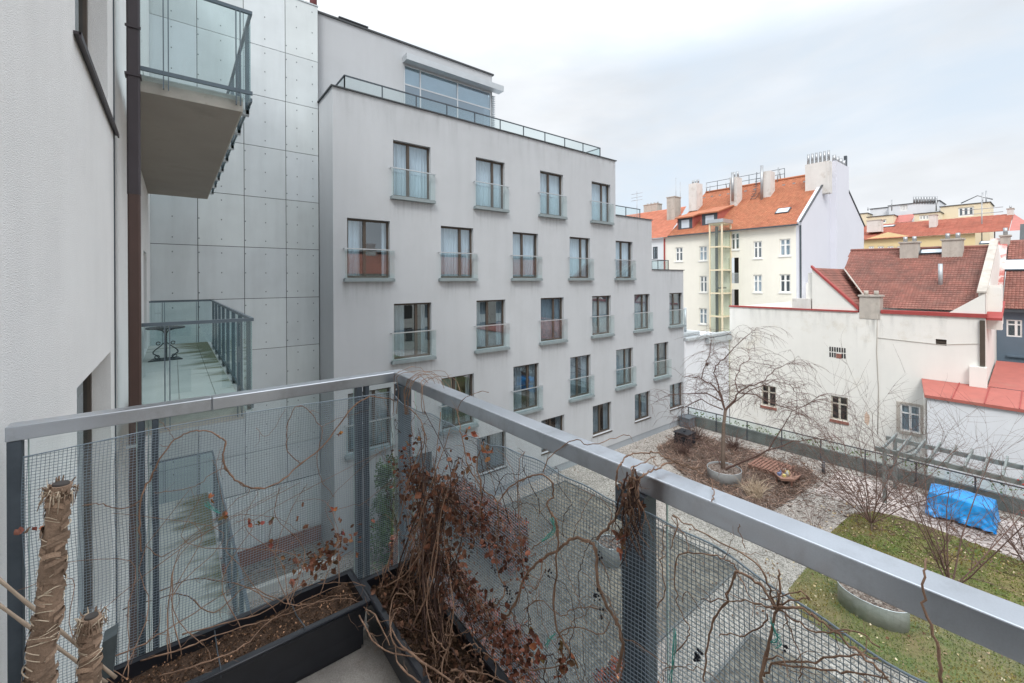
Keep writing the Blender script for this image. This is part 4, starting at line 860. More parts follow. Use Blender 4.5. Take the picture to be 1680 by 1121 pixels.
chim(yh,1422,1445,362,374,80,1.5,m_chim,0); chim(yh,1524,1536,353,366,82,1.5,m_chim,0); chim(yh,1652,1663,343,353,86,1.2,m_chim,1,.4)
ph=thing('rooftop_flats',(92,15,-13.3),'cream and white rooftop flats above the far red roof','building')
XP=92; fpp=Fr((XP,0,0),(0,-1,0),(-1,0,0))
def blk(px0,px1,t,b_,mat,X=XP,wins=(),dep=6,nm='wall'):
    a=atX(px0,b_,X); b=atX(px1,b_,X); zt=atX((px0+px1)/2,t,X).z; zb=-13.3
    fr=Fr((X,0,0),(0,-1,0),(-1,0,0)); hs=[pxr(*w,X) for w in wins]
    mb=MB(); wall(mb,fr,-a.y,-b.y,zb,zt,hs,.2); mb.quad((X,a.y,zt),(X,b.y,zt),(X+dep,b.y,zt),(X+dep,a.y,zt)); mb.quad((X,b.y,zb),(X+dep,b.y,zb),(X+dep,b.y,zt),(X,b.y,zt)); mb.quad((X,a.y,zb),(X+dep,a.y,zb),(X+dep,a.y,zt),(X,a.y,zt)); mb.build(nm,mat,ph)
    for i,h in enumerate(hs): window(ph,fr,*h,.15,fw=.16,frame=m_wframe,mull=(.33,.66),cur=None,seed=i)
    mb=MB(); mb.box(X-.12,X+dep+.2,b.y-.12,a.y+.12,zt+.01,zt+.10); mb.build('roof_edge',m_coping,ph)
blk(1405,1423,351,372,m_yellow2,XP); blk(1423,1466,355,372,m_yellow2,XP-3,[(1428,1454,361,367)]); blk(1500,1542,350,363,m_yellow2,XP-3,[(1508,1524,353,361)]); blk(1543,1624,336,360,m_yellow2,XP,[(1572,1598,340,355)])
blk(1458,1541,334,352,m_white2,XP+2,[(1477,1489,336,346)]); blk(1428,1458,342,356,m_white2,XP+3)
a=atX(1466,352,XP-2); b=atX(1497,364,XP-2); mb=MB(); mb.quad(V((XP-2.5,a.y,b.z)),V((XP-2.5,b.y,b.z)),V((XP,b.y,a.z)),V((XP,a.y,a.z)));mb.box(XP-2.4,XP+1,b.y,a.y,-13,b.z); mb.build('red_metal_roof',m_redm,ph)
for k in range(9):
    q=atX(1500+k*4.5,334,XP+2); mb=MB(); mb.tube([q,q+V((0,0,1.1))],.14,6); mb.build('flue',m_metal,ph)
for px,pt in ((1463,328),(1536,325),(1612,316),(1618,313),(1424,340)):
    q=atX(px,336,XP+1); mb=MB(); mb.tube([q-V((0,0,1)),atX(px,pt,XP+1)],.08,5); mb.build('aerial',m_metal,ph)
mb=MB(); q=atX(1612,320,XP+1); mb.tube([q-V((0,1,.8)),q+V((0,.5,.0)),q+V((0,2.2,-.9))],.09,5)
mb.build('aerial',m_metal,ph)
fb_=thing('distant_slate_house',(70,-3,-13.3),'dark slate roofed house far off at the right edge','house')
mb=MB(); mb.box(70,80,-8,2.4,-13.3,0); mb.build('wall',m_chim,fb_); mb=MB(); zz=atX(1672,368,75).z; mb.quad((69.5,-8,0),(69.5,2.5,0),(75,2.5,zz),(75,-8,zz)); mb.build('roof',M('slate',(.10,.11,.115),.8),fb_)
# distant aerials beyond the terrace
# ================================================================== TREES AND SHRUBS
def curve(mb,p,d,L_,r,rng,n=6,droop=0,wander=.18,sides=5,tip=.35):
    pts=[V(p)]; d=V(d).normalized(); 
    for i in range(n):
        d=(d+V((rng.gauss(0,wander),rng.gauss(0,wander),rng.gauss(0,wander)-droop*(i/n)))).normalized(); pts.append(pts[-1]+d*(L_/n))
    rs=[r*(1-(1-tip)*i/n) for i in range(n+1)]
    mb.tube(pts,rs,sides,cap=False); return pts,rs
def bush(name,base,label,cat,nst,H,rng,mat,spread=.5,r0=.03,group=None,sub=7,fork=None,twist=.10,dens=1.0,weep=0,mat2=None,lvl=3):
    t=thing(name,base,label,cat,group); tr=MB(); cr=MB(); base=V(base)
    def grow(p,d,L_,r,lv):
        pts,rs=curve(cr,p,d,L_,r,rng,6,droop=weep*(.35 if lv==1 else .16),wander=twist,sides=4 if lv>1 else 3,tip=.3)
        if lv==0: return
        n=int(sub*dens*(1 if lv>1 else .8))
        for k in range(n):
            i=rng.randint(1,6); q=pts[i]; dd=(pts[i]-pts[i-1]).normalized(); s_=V((rng.gauss(0,1),rng.gauss(0,1),rng.gauss(0,.6)+(.15 if not weep else 0))); dd=(dd*1.0+s_*.75).normalized()
            grow(q,dd,L_*rng.uniform(.35,.6),max(rs[i]*.6,.0045),lv-1)
    if fork:
        pts,rs=curve(tr,base,(.03,0,1),fork,r0*1.6,rng,6,0,.05,8,.7); top=pts[-1]; tr.build('trunk',m_bark,t)
    else: top=base+V((0,0,0)); tr.tube([base,base+V((0,0,.25))],[r0*2.2,r0*1.4],7); tr.build('trunk',m_bark,t)
    for k in range(nst):
        a=2*math.pi*k/nst+rng.uniform(-.3,.3); sp=spread*rng.uniform(.5,1.3)
        grow(top+V((math.cos(a)*.05,math.sin(a)*.05,0)),(math.cos(a)*sp,math.sin(a)*sp,1),H*rng.uniform(.7,1.05),r0,lvl-1)
    cr.build('crown',mat,t); return t
rg=random.Random(17)
# weeping tree, hand set limbs
q=atZ(1188,786,GZ); tb=V((q.x,q.y,GZ))
wt=thing('weeping_tree',tb,'bare weeping tree with arching branches standing in a metal tub on the mulch bed','tree')
tr=MB(); X_=tb.x
def tp(px,py,dx=0): p=atX(px,py,X_+dx); return p
tr.tube([tp(1187,792),tp(1186,740),tp(1187,700),tp(1190,673)],[.11,.09,.075,.07],9); tr.build('trunk',m_bark,wt)
cr=MB(); limbs=[
 ([(1190,673),(1180,645),(1165,630),(1146,618),(1122,619)],[.09,.07,.05,.04,.02],.6),
 ([(1190,673),(1183,650),(1178,630),(1172,612),(1173,600),(1188,590),(1205,570),(1228,548),(1240,541)],[.09,.07,.06,.05,.045,.04,.03,.02,.01],-.4),
 ([(1186,660),(1160,645),(1135,647),(1105,647),(1088,652),(1070,663)],[.07,.05,.04,.03,.02,.01],.9),
 ([(1190,673),(1203,660),(1211,644),(1230,634),(1255,625),(1270,606),(1290,598),(1303,598)],[.10,.08,.06,.05,.04,.03,.02,.01],.3),
 ([(1211,644),(1240,648),(1262,660),(1290,668),(1320,683),(1335,700)],[.06,.045,.035,.03,.02,.01],-.9),
 ([(1211,644),(1206,625),(1215,600),(1230,590),(1226,575)],[.06,.04,.03,.02,.01],1.2),
 ([(1150,622),(1157,600),(1165,580),(1167,560),(1166,541)],[.05,.04,.03,.02,.01],.2),
 ([(1186,672),(1150,655),(1120,670),(1118,690),(1138,710)],[.05,.04,.03,.02,.01],1.6),
 ([(1190,673),(1230,640),(1270,625),(1295,632),(1306,645),(1307,680)],[.05,.04,.03,.025,.02,.01],.9),
 ([(1190,770),(1225,755),(1260,740),(1300,726),(1335,720),(1390,718)],[.10,.08,.06,.045,.03,.01],-.8),
 ([(1188,770),(1170,740),(1150,725),(1130,720)],[.06,.04,.03,.01],.6),
 ([(1260,740),(1285,700),(1300,675),(1330,660),(1345,650)],[.05,.035,.025,.02,.01],-.4)]
for pts,rs,dx in limbs:
    P=[tp(px,py,dx*i/(len(pts)-1)*1.4) for i,(px,py) in enumerate(pts)]
    Q=[]; R=[]
    for i in range(len(P)-1):
        for k in range(3):
            f=k/3; Q.append(P[i].lerp(P[i+1],f)+V((rg.gauss(0,.02),rg.gauss(0,.02),rg.gauss(0,.02)))); R.append(rs[i]*(1-f)+rs[i+1]*f)
    Q.append(P[-1]); R.append(rs[-1]); R=[r*.55 for r in R]; cr.tube(Q,R,6,cap=False)
    for i in range(3,len(Q)):
        for k in range(3):
            a=rg.random()*6.28; d=V((math.cos(a),math.sin(a),rg.uniform(-.1,.8))); L_=rg.uniform(.5,1.7)
            p2,r2=curve(cr,Q[i],d,L_,max(.008,R[i]*.28),rg,6,droop=.65,wander=.13,sides=3,tip=.4)
            for kk in range(3):
                j=rg.randint(1,6); dd=(p2[j]-p2[j-1]).normalized()+V((rg.gauss(0,.5),rg.gauss(0,.5),-.25)); curve(cr,p2[j],dd,rg.uniform(.25,.7),.006,rg,4,droop=.5,wander=.15,sides=3,tip=.5)
cr.build('crown',m_twig,wt)
# tubs
def tub(name,x,y,r,h,label,sy=1.,soil=m_mulch,group=None):
    t=thing(name,(x,y,GZ),label,'planter',group); mb=MB(); mb.cyl(x,y,GZ,GZ+h,r,sides=40,sy=sy)
    mb.f.pop(); mb.c.pop(); mb.sm.pop()
    mb.build('tub',m_galv,t); mb=MB(); n=40; mb.cyl(x,y,GZ+h-.12,GZ+h-.06,r*.985,sides=n,sy=sy); mb.build('soil',soil,t)
    mb=MB(); P=[(x+r*1.005*math.cos(2*math.pi*j/n),y+r*1.005*sy*math.sin(2*math.pi*j/n),GZ+h) for j in range(n+1)]; mb.tube(P,.015,5,cap=False); mb.build('rim',m_galv,t); return t
tub('metal_tub',tb.x-.1,tb.y-.05,.72,.55,'round galvanised tub at the foot of the weeping tree')
q=atZ(1003,934,GZ); tub('metal_tub',q.x+.3,q.y+.3,.40,.62,'small white metal tub on the dark paving beyond the netting')
q=atZ(1430,1026,GZ); tub('oval_metal_planter',15.22,3.2,.52,.55,'large oval metal planter of bare soil on the lawn',sy=1.5)
# small dry plants in the bed
def dryclump(x,y,h,n,label,mat=m_twig):
    t=MB()
    for i in range(n):
        a=rg.random()*6.28; s=rg.uniform(.1,.7); curve(t,(x+rg.gauss(0,.12),y+rg.gauss(0,.12),GZ),(math.cos(a)*s,math.sin(a)*s,1),h*rg.uniform(.5,1.1),.012,rg,5,droop=.3,wander=.18,sides=3)
        
    tag(t.build('dry_shrub',mat,None,(x,y,GZ)),label,'shrub')
dryclump(23.6,12.9,1.5,90,'dense brown dry shrub behind the black bin')
dryclump(21.2,12.3,1.1,90,'brown dry shrub left of the weeping tree trunk')
dryclump(24.0,11.0,1.3,80,'dry shrub beside the glass fence behind the weeping tree')
dryclump(19.5,8.0,1.0,110,'straw coloured dry clump at the front edge of the mulch bed',m_straw)
dryclump(22.3,7.6,1.0,80,'brown dry clump just right of the toy tray')
q=atZ(1418,905,GZ)
bush('bare_shrub',(20.2,4.25,GZ),'tall bare many stemmed shrub on the lawn, left of the blue tarpaulin','shrub',12,4.6,random.Random(31),m_twig,.72,.020,sub=10,fork=.3,twist=.09)
bush('bare_shrub',(17.9,1.95,GZ),'bare shrub with dark straight stems in front of the blue tarpaulin','shrub',9,4.5,random.Random(37),m_twig,.50,.022,sub=8,fork=.25,twist=.07)
bush('bare_shrub',(16.9,5.2,GZ),'low bare shrub at the corner of the lawn under the handrail','shrub',7,1.7,random.Random(38),m_twig,.8,.016,sub=5,twist=.10)
rb_=bush('berry_bush',(21.4,.5,GZ),'bush with clusters of red berries at the right edge','bush',9,2.7,random.Random(41),m_twig,.55,.02,sub=5,twist=.10)
mb=MB(); rr=random.Random(5)
for cl in range(9):
    c=V((21.4+rr.gauss(0,.5),.45+rr.gauss(0,.3),GZ+rr.uniform(1.5,2.9)))
    mb=MB()
    for k in range(26): mb.blob(c+V((rr.gauss(0,.13),rr.gauss(0,.13),rr.gauss(0,.1))),rr.uniform(.022,.04))
    mb.build('berry_cluster',m_redb,rb_)
# hedges (dry copper leaves) and the evergreen
def hedge(x0,x1,y0,y1,h,label,n,mat=m_hedge,name='beech_hedge',cat='hedge',lean=0):
    t=thing(name,((x0+x1)/2,(y0+y1)/2,GZ),label,cat,'dry copper hedges in the courtyard' if name=='beech_hedge' else None); mb=MB(); st=MB(); r=random.Random(int(x0*10+y0))
    for i in range(n):
        f=r.random(); u=r.random(); z=GZ+h*(r.random()**.6)
        x=x0+(x1-x0)*u; y=y0+(y1-y0)*f
        if noise.noise(V((x*1.6,y*1.6,z*1.6)))<-.34: continue
        v=r.choice([.25,.5,.8,1.1,1.6]); mb.leaf((x,y,z+.08*noise.noise(V((x*2,y*2,0)))),r.uniform(.08,.15),(v,v*r.uniform(.7,1.1),v*.9))
    mb.build('foliage',mat,t)
    y=y0+.2
    while y<y1: curve(st,((x0+x1)/2+r.gauss(0,.1),y,GZ),(r.gauss(0,.1),r.gauss(0,.1),1),h*.95,.018,r,5); y+=.25
    st.build('stems',m_bark,t)
hedge(8.15,8.95,10.5,14.6,1.5,'rust red leafy hedge nearest the grey facade, beyond the netting',15000)
hedge(5.0,5.9,6.6,12.3,1.75,'rust red leafy hedge in the middle of the courtyard, behind the vine',24000)
hedge(6.7,7.6,2.6,5.9,1.2,'short rust red hedge beside the middle handrail post',9000)
t=thing('evergreen_bush',(5.9,13.9,GZ),'dark green evergreen bush standing against the foot of the grey facade','bush'); mb=MB(); r=random.Random(6)
for i in range(9000):
    a=r.random()*6.28; z=r.random(); q=.95*(1-.45*z)*(r.random()**.45); x=5.75+q*math.cos(a); y=13.8+q*math.sin(a)*.9; zz=GZ+3.3*z
    if noise.noise(V((x*2.2,y*2.2,zz*2.2)))<-.12: continue
    v=r.uniform(.5,1.5); mb.leaf((x,y,zz),r.uniform(.06,.12),(v,v,v*.8))
mb.build('foliage',m_green,t); mb=MB(); curve(mb,(5.75,13.8,GZ),(0,0,1),2.6,.05,r); mb.build('stem',m_bark,t)

# ================================================================== GARDEN OBJECTS
q=atZ(1111,730,GZ)
bn=thing('compost_bin',(22.4,12.9,GZ),'black box shaped compost bin at the far corner of the mulch bed','bin')
mb=MB(); cx,cy=22.5,12.95
mb.hexa([V((cx-.42,cy-.42,GZ)),V((cx+.42,cy-.42,GZ)),V((cx+.42,cy+.42,GZ)),V((cx-.42,cy+.42,GZ)),V((cx-.38,cy-.38,GZ+.72)),V((cx+.38,cy-.38,GZ+.72)),V((cx+.38,cy+.38,GZ+.72)),V((cx-.38,cy+.38,GZ+.72))])
for k in range(4): mb.box(cx-.43,cx+.43,cy-.43,cy+.43,GZ+.12+k*.16,GZ+.14+k*.16)
mb.build('body',m_box,bn)
mb=MB(); mb.box(cx-.44,cx+.44,cy-.44,cy+.44,GZ+.725,GZ+.79); mb.box(cx-.08,cx+.08,cy-.03,cy+.03,GZ+.79,GZ+.84); mb.build('lid',m_box,bn)
q=atZ(1351,777,GZ); bo=thing('bollard_light',(q.x,q.y,GZ),'small dark bollard light on the pale paving behind the mulch bed','bollard')
mb=MB(); mb.cyl(q.x,q.y,GZ,GZ+.46,.07,sides=14); mb.build('post',m_dark,bo); mb=MB(); mb.cyl(q.x,q.y,GZ+.461,GZ+.52,.055,sides=14); mb.build('light_ring',m_galv,bo); mb=MB(); mb.cyl(q.x,q.y,GZ+.521,GZ+.58,.075,sides=14); mb.build('cap',m_dark,bo)
# slatted wooden deck piece
c=atZ(1264,770,GZ); pa=thing('wooden_pallet',(c.x,c.y,GZ),'reddish slatted wooden pallet lying on the mulch bed','pallet')
mb=MB()
for k in range(10): mb.box(c.x-.75,c.x+.75,c.y-.8+k*.16,c.y-.8+k*.16+.11,GZ+.18,GZ+.21)
mb.build('slats',m_wood,pa); mb=MB()
for dx in (-.7,-.04,.62): mb.box(c.x+dx,c.x+dx+.08,c.y-.8,c.y+.76,GZ+.02,GZ+.179)
mb.build('bearers',m_wood,pa)
c=atZ(1292,792,GZ); ty=thing('toy_tray',(c.x,c.y,GZ),'low table tray piled with colourful toys beside the wooden pallet','toy tray')
mb=MB(); a=[(-.75,0),(-.35,-.4),(.45,-.4),(.65,0),(.45,.4),(-.35,.4)]
mb.prism([V((c.x+u,c.y+v,GZ+.30)) for u,v in a],(0,0,.05)); 
for (u0,v0),(u1,v1) in zip(a,a[1:]+a[:1]): mb.tube([V((c.x+u0,c.y+v0,GZ+.39)),V((c.x+u1,c.y+v1,GZ+.39))],.03,5)
mb.build('tray',m_toy[0],ty)
for u,v in ((-.4,-.3),(.4,-.3),(.4,.3),(-.4,.3)):
    mb=MB(); mb.box(c.x+u-.03,c.x+u+.03,c.y+v-.03,c.y+v+.03,GZ,GZ+.299); mb.build('leg',m_wood,ty)
for k in range(14):
    x=c.x+rg.uniform(-.4,.4); y=c.y+rg.uniform(-.28,.28); s=rg.uniform(.04,.09); mb=MB()
    if k%3==0: mb.cyl(x,y,GZ+.352,GZ+.352+s*2.5,s,s*.3,sides=10)
    else: mb.hexa([V((x+a_*s,y+b_*s*.8,z)) for z,s_ in ((GZ+.352,1),(GZ+.352+s*1.5,.8)) for a_,b_ in ((-1,-1),(1,-1),(1,1),(-1,1))])
    tag(mb.build('toy',m_toy[k%5],None,(x,y,GZ+.352)),'tiny colourful plastic toy lying in the tray beside the wooden pallet','toy','toys piled in the tray')
# tarpaulin over garden furniture
tc_=thing('tarpaulin_cover',(23.9,2.25,GZ),'bright blue tarpaulin draped over stacked garden furniture under the pergola','tarpaulin')
mb=MB(); n,mm=48,60; G={}
def tarp(a,b):   # a across X 0..1, b along Y 0..1
    s=a*4.2-2.1; L_=.62; hgt=1.08
    # cross-section param: skirt, top, skirt
    if s<-L_: x=-.60-.05*(-s-L_); z=hgt-.14-( -s-L_)*.60/1.0*.95
    elif s>L_: x=.60+.05*(s-L_); z=hgt-.14-(s-L_)*.60*.95
    else: x=s*.60/L_; z=hgt-.14+.16*(1-abs(s)/L_)
    t=b*3.0-1.5; Lh=.86
    if t<-Lh: y=-.86-.05*(-t-Lh); z2=z-(-t-Lh)*1.25
    elif t>Lh: y=.86+.05*(t-Lh); z2=z-(t-Lh)*1.25
    else: y=t; z2=z
    z2=max(z2,.12+.08*noise.noise(V((a*6,b*6,0))))
    w=max(0,(hgt-.1-z2))
    nx=noise.noise(V((a*5,b*7,1.3)))*.2*w+noise.noise(V((a*14,b*20,4.3)))*.09*w; ny=noise.noise(V((a*9,b*5,7.3)))*.12*w
    sag=-.05*math.sin(b*9)*(1 if w<.2 else 0)
    fold=.03*math.sin(b*38+a*9)*w+.05*noise.noise(V((b*30,a*7,2.2)))*w+.03*math.sin((a+b)*60)*w
    return V((23.85+x+nx+(fold if x<0 else -fold),2.28+y+ny+.04*math.sin(a*40)*w,GZ+z2+sag*.5+.02*noise.noise(V((a*12,b*12,0)))))
for i in range(n+1):
    for j in range(mm+1): G[i,j]=len(mb.v); mb.v.append(tuple(tarp(i/n,j/mm)))
for i in range(n):
    for j in range(mm): mb.f.append((G[i,j],G[i+1,j],G[i+1,j+1],G[i,j+1])); mb.c.append((1,1,1)); mb.sm.append(True)
mb.build('sheet',m_tarp,tc_)
mb=MB()
for dx in (-.5,.4):
    for dy in (-.75,.65): mb.box(23.85+dx,23.85+dx+.1,2.28+dy,2.28+dy+.1,GZ,GZ+.6)
mb.box(23.4,24.3,1.5,3.05,GZ+.08,GZ+.14); mb.build('furniture_legs',m_wood,tc_)
# pergola
pg=thing('pergola',(24.2,0,GZ),'grey timber pergola with open rafters along the glass garden fence','pergola')
zt=GZ+2.1
for x in (23.2,25.1):
    mb=MB(); mb.box(x-.05,x+.05,-9,4.75,zt-.02,zt+.16); mb.build('beam',m_perg,pg)
    for y in (4.45,-.9,-6):
        mb=MB(); mb.box(x-.06,x+.06,y-.06,y+.06,GZ,zt-.021); mb.build('post',m_perg,pg)
y=4.45
while y>-8.8:
    mb=MB(); mb.box(22.85,25.45,y-.03,y+.03,zt+.161,zt+.30); mb.build('rafter',m_perg,pg); y-=.465
mb=MB(); mb.tube([(23.2,4.3,zt-.6),(23.2,3.7,zt-.03)],.035,4); mb.tube([(25.1,4.3,zt-.6),(25.1,3.7,zt-.03)],.035,4); mb.build('brace',m_perg,pg)
# stone at the wall end, corner post box
mb=MB(); mb.box(25.2,25.9,14.2,14.85,GZ,GZ+.6); mb.box(25.15,25.95,14.15,14.9,GZ+.601,GZ+.66); tag(mb.build('metal_cabinet',M('grey_cabinet',(.13,.15,.17),.6),None,(25.5,14.5,GZ)),'small dark grey cabinet in the corner where the fence meets the grey building','cabinet')

# ================================================================== NEIGHBOUR'S IRON TABLE
tx,ty_=atZ(272,590,-1.73).x,atZ(272,590,-1.73).y
it=thing('iron_table',(tx,ty_,-1.73),'black cast iron pedestal table on the middle neighbouring balcony','table')
mb=MB(); mb.prism([V((tx-.30,ty_-.2,-1.73)),V((tx+.30,ty_-.2,-1.73)),V((tx+.22,ty_+.2,-1.73)),V((tx-.22,ty_+.2,-1.73))],(0,0,.02)); mb.tube([(tx,ty_,-1.71),(tx,ty_,-1.03)],.028,10)
for sgn in (-1,1):
    for ax in ((1,0),(0,1)):
        P=[]; 
        for k in range(15):
            a=k/14; r_=.05+.17*math.sin(a*2.6)**2*(1 if a<.7 else .8); z=-1.71+.36*(1-a)+.0; P.append((tx+sgn*ax[0]*r_*(1.0 if a>0 else .3),ty_+sgn*ax[1]*r_,z))
        mb.tube(P,.012,5)
        c0=V((tx+sgn*ax[0]*.15,ty_+sgn*ax[1]*.15,-1.66)); mb.tube([c0+V((ax[0]*.04*math.cos(t),ax[1]*.04*math.cos(t),.04*math.sin(t))) for t in [i*.6 for i in range(11)]],.01,4)
        c0=V((tx+sgn*ax[0]*.13,ty_+sgn*ax[1]*.13,-1.36)); mb.tube([c0+V((ax[0]*.035*math.cos(t),ax[1]*.035*math.cos(t),.035*math.sin(t))) for t in [i*.6 for i in range(11)]],.01,4)
        mb.tube([(tx,ty_,-1.18),(tx+sgn*ax[0]*.05,ty_+sgn*ax[1]*.05,-1.08),(tx+sgn*ax[0]*.20,ty_+sgn*ax[1]*.20,-1.035)],.012,5)
mb.build('pedestal',m_iron,it); mb=MB(); mb.cyl(tx,ty_,-1.03,-1.0,.35,sides=28); mb.build('tabletop',m_iron,it)

# ================================================================== NETTING
def netting(name,label,fn,L_,z0,zt,cell=.0118,r=.00095,org=(0,0,0)):
    # fn(s, z) -> point ; woven of real strands
    mb=MB(); nv=int(L_/cell); nh=int((max(zt(0),zt(L_),zt(L_/2))-z0)/cell)
    for i in range(nv+1):
        s=i*cell; top=zt(s); n=14; mb.tube([fn(s,z0+(top-z0)*k/n) for k in range(n+1)],r,3,cap=False)
    for j in range(nh+1):
        z=z0+j*cell; run=[]
        n=int(L_/.05)
        for k in range(n+1):
            s=L_*k/n; t_=zt(s)
            if z<=t_: run.append(fn(s,z))
            elif len(run)>1: mb.tube(run,r*1.35,3,cap=False); run=[]
            else: run=[]
        if len(run)>1: mb.tube(run,r*1.35,3,cap=False)
    n=int(L_/.03); mb.tube([fn(L_*k/n,zt(L_*k/n)) for k in range(n+1)],r*2.6,5,cap=False)
    for i in range(0,nv+1): s=i*cell; p=fn(s,zt(s)); mb.blob(p,r*3.0)
    return tag(mb.build(name,m_net,None,org),label,'netting')
def zl(s):
    px_pts=[(0,atY(30,752,2.44).z),(.35,atY(160,722,2.44).z),(.62,atY(250,706,2.44).z),(1.0,atY(400,682,2.44).z),(1.5,-.655)]
    for (a,b),(c,d) in zip(px_pts,px_pts[1:]):
        if s<=c: return b+(d-b)*(s-a)/(c-a)
    return px_pts[-1][1]
sx0=-.455
netting('plastic_netting','blue grey plastic netting tied along the left side of the near balcony railing',lambda s,z: V((sx0+s+.006*math.sin(z*9),2.455+.012*math.sin(s*5+z*3),z)),1.47,FZ-.1,zl,org=(.3,2.455,FZ))
def zr(s): return -.665-.022*math.sin(s*3.1)-.012*math.sin(s*9)
netting('plastic_netting','blue grey plastic netting tied along the right side of the near balcony railing',lambda s,z: V((1.02+.010*math.sin(s*6+z*4),2.44-s,z+.004*math.sin(s*30))),3.3,FZ-.12,zr,org=(1.02,1,FZ))

# ================================================================== PLANTERS
def trough(x0,x1,y0,y1,z0,z1,label,axis):
    t=thing('planter_box',((x0+x1)/2,(y0+y1)/2,z0),label,'planter'); mb=MB(); tp_=.02; b=.012
    o=[(x0+tp_,y0+tp_),(x1-tp_,y0+tp_),(x1-tp_,y1-tp_),(x0+tp_,y1-tp_)]; O=[(x0,y0),(x1,y0),(x1,y1),(x0,y1)]; I=[(x0+b,y0+b),(x1-b,y0+b),(x1-b,y1-b),(x0+b,y1-b)]
    for k in range(4):
        a,c=o[k],o[(k+1)%4]; A,C=O[k],O[(k+1)%4]; ia,ic=I[k],I[(k+1)%4]
        mb.quad((*a,z0),(*c,z0),(*C,z1-.02),(*A,z1-.02)); mb.quad((*ia,z1),(*ic,z1),(ic[0],ic[1],z0+.02),(ia[0],ia[1],z0+.02))
    mb.quad(*[(*p,z0) for p in reversed(o)])
    mb.build('box',m_planter,t)
    mb=MB(); e=.014; E=[(x0-e,y0-e),(x1+e,y0-e),(x1+e,y1+e),(x0-e,y1+e)]
    for k in range(4):
        A,C=E[k],E[(k+1)%4]; ia,ic=I[k],I[(k+1)%4]; mb.quad((*A,z1),(*C,z1),(ic[0],ic[1],z1+.001),(ia[0],ia[1],z1+.001)); mb.quad((*A,z1-.022),(*C,z1-.022),(*C,z1),(*A,z1))
    for k in range(4): mb.tube([(*E[k],z1-.004),(*E[(k+1)%4],z1-.004)],.006,6)
    mb.build('rim',m_planter,t)
    mb=MB(); nx,ny=max(4,int((x1-x0)/.025)),max(4,int((y1-y0)/.025)); G={}
    for i in range(nx+1):
        for j in range(ny+1):
            x=x0+b+(x1-x0-2*b)*i/nx; y=y0+b+(y1-y0-2*b)*j/ny; G[i,j]=len(mb.v); mb.v.append((x,y,z1-.05+.018*noise.noise(V((x*22,y*22,3)))+.012*noise.noise(V((x*6,y*6,3)))))
    for i in range(nx):
        for j in range(ny): mb.f.append((G[i,j],G[i+1,j],G[i+1,j+1],G[i,j+1])); mb.c.append((1,1,1)); mb.sm.append(True)
    mb.build('soil',m_soil,t)
    mb=MB(); r=random.Random(int(x0*100+5))
    cm=1 if axis=='y' else .55
    for k in range(int(9000*(x1-x0)*(y1-y0))):
        x=r.uniform(x0+.02,x1-.02); y=r.uniform(y0+.02,y1-.02); z=z1-.045+.012*r.random(); s=r.uniform(.003,.011)*cm; v=r.choice([.3,.45,.6,.8,1.1,3.0] if axis=='x' and r.random()<.5 else [.3,.5,.7,.9]); mb.leaf((x,y,z),s*2.2,(v,v*.95,v*.9))
    mb.build('bark_chips',m_chip,t); return t
ZP=-1.475
trough(-.36,.695,1.98,2.23,FZ+.002,ZP,'long black plastic planter box along the left railing, with bare soil','x')
trough(.728,.955,.55,2.12,FZ+.002,ZP,'long black plastic planter box along the right railing, full of vine stems','y')
for a_,b_,yy in (((475,985),(500,1030),0),((352,1037),(362,1098),0)):
    p0=atZ(*a_,ZP+.004); p1=atZ(*b_,ZP+.004); k=MB(); k.tube([p0+V((0,0,-.01)),p0+V((0,0,.006)),p0.lerp(p1,.5)+V((0,0,-.012)),p1+V((0,0,.006)),p1+V((0,-.006,-.03))],.0025,5); tag(k.build('planter_hook',m_dark,None,p0),'thin black wire hook across the left planter, '+('nearer the corner' if a_[0]==475 else 'nearer the palm trunks'),'hook','planter hooks')
# ================================================================== VINES
def smooth(P,n=4):
    R=[]; 
    for i in range(len(P)-1):
        p0=P[max(i-1,0)];p1=P[i];p2=P[i+1];p3=P[min(i+2,len(P)-1)]
        for k in range(n):
            t=k/n; R.append(.5*((2*p1)+(p2-p0)*t+(2*p0-5*p1+4*p2-p3)*t*t+(3*p1-p0-3*p2+p3)*t*t*t))
    R.append(P[-1]); return R
def vine(mb,P,r0,r1,rng,sides=6,twig=0,tl=.12):
    Q=smooth(P,5); n=len(Q); Q=[q+V((rng.gauss(0,.0018),rng.gauss(0,.0018),rng.gauss(0,.0018))) for q in Q]
    R=[(r0+(r1-r0)*i/(n-1))*(1+(.45 if rng.random()<.10 else 0)) for i in range(n)]; mb.tube(Q,R,sides)
    for k in range(twig):
        i=rng.randint(1,n-2); a=rng.random()*6.28; d=(Q[i+1]-Q[i]).normalized()+V((rng.gauss(0,.7),rng.gauss(0,.7),rng.gauss(0,.7)))
        curve(mb,Q[i],d,tl*rng.uniform(.4,1.3),max(.0009,R[i]*.45),rng,6,droop=.1,wander=.35,sides=4)
    return Q
rv=random.Random(77)
def YV(pts,y=2.43,j=.012): return [atY(px,py,y+rv.uniform(-j,j)) for px,py in pts]
def XV(pts,x=.985,j=.014): return [atX(px,py,x+rv.uniform(-j,j)) for px,py in pts]
vl=thing('climbing_vine',(.4,2.3,ZP),'sparse looping brown vine trained over the left netting','vine')
mb=MB()
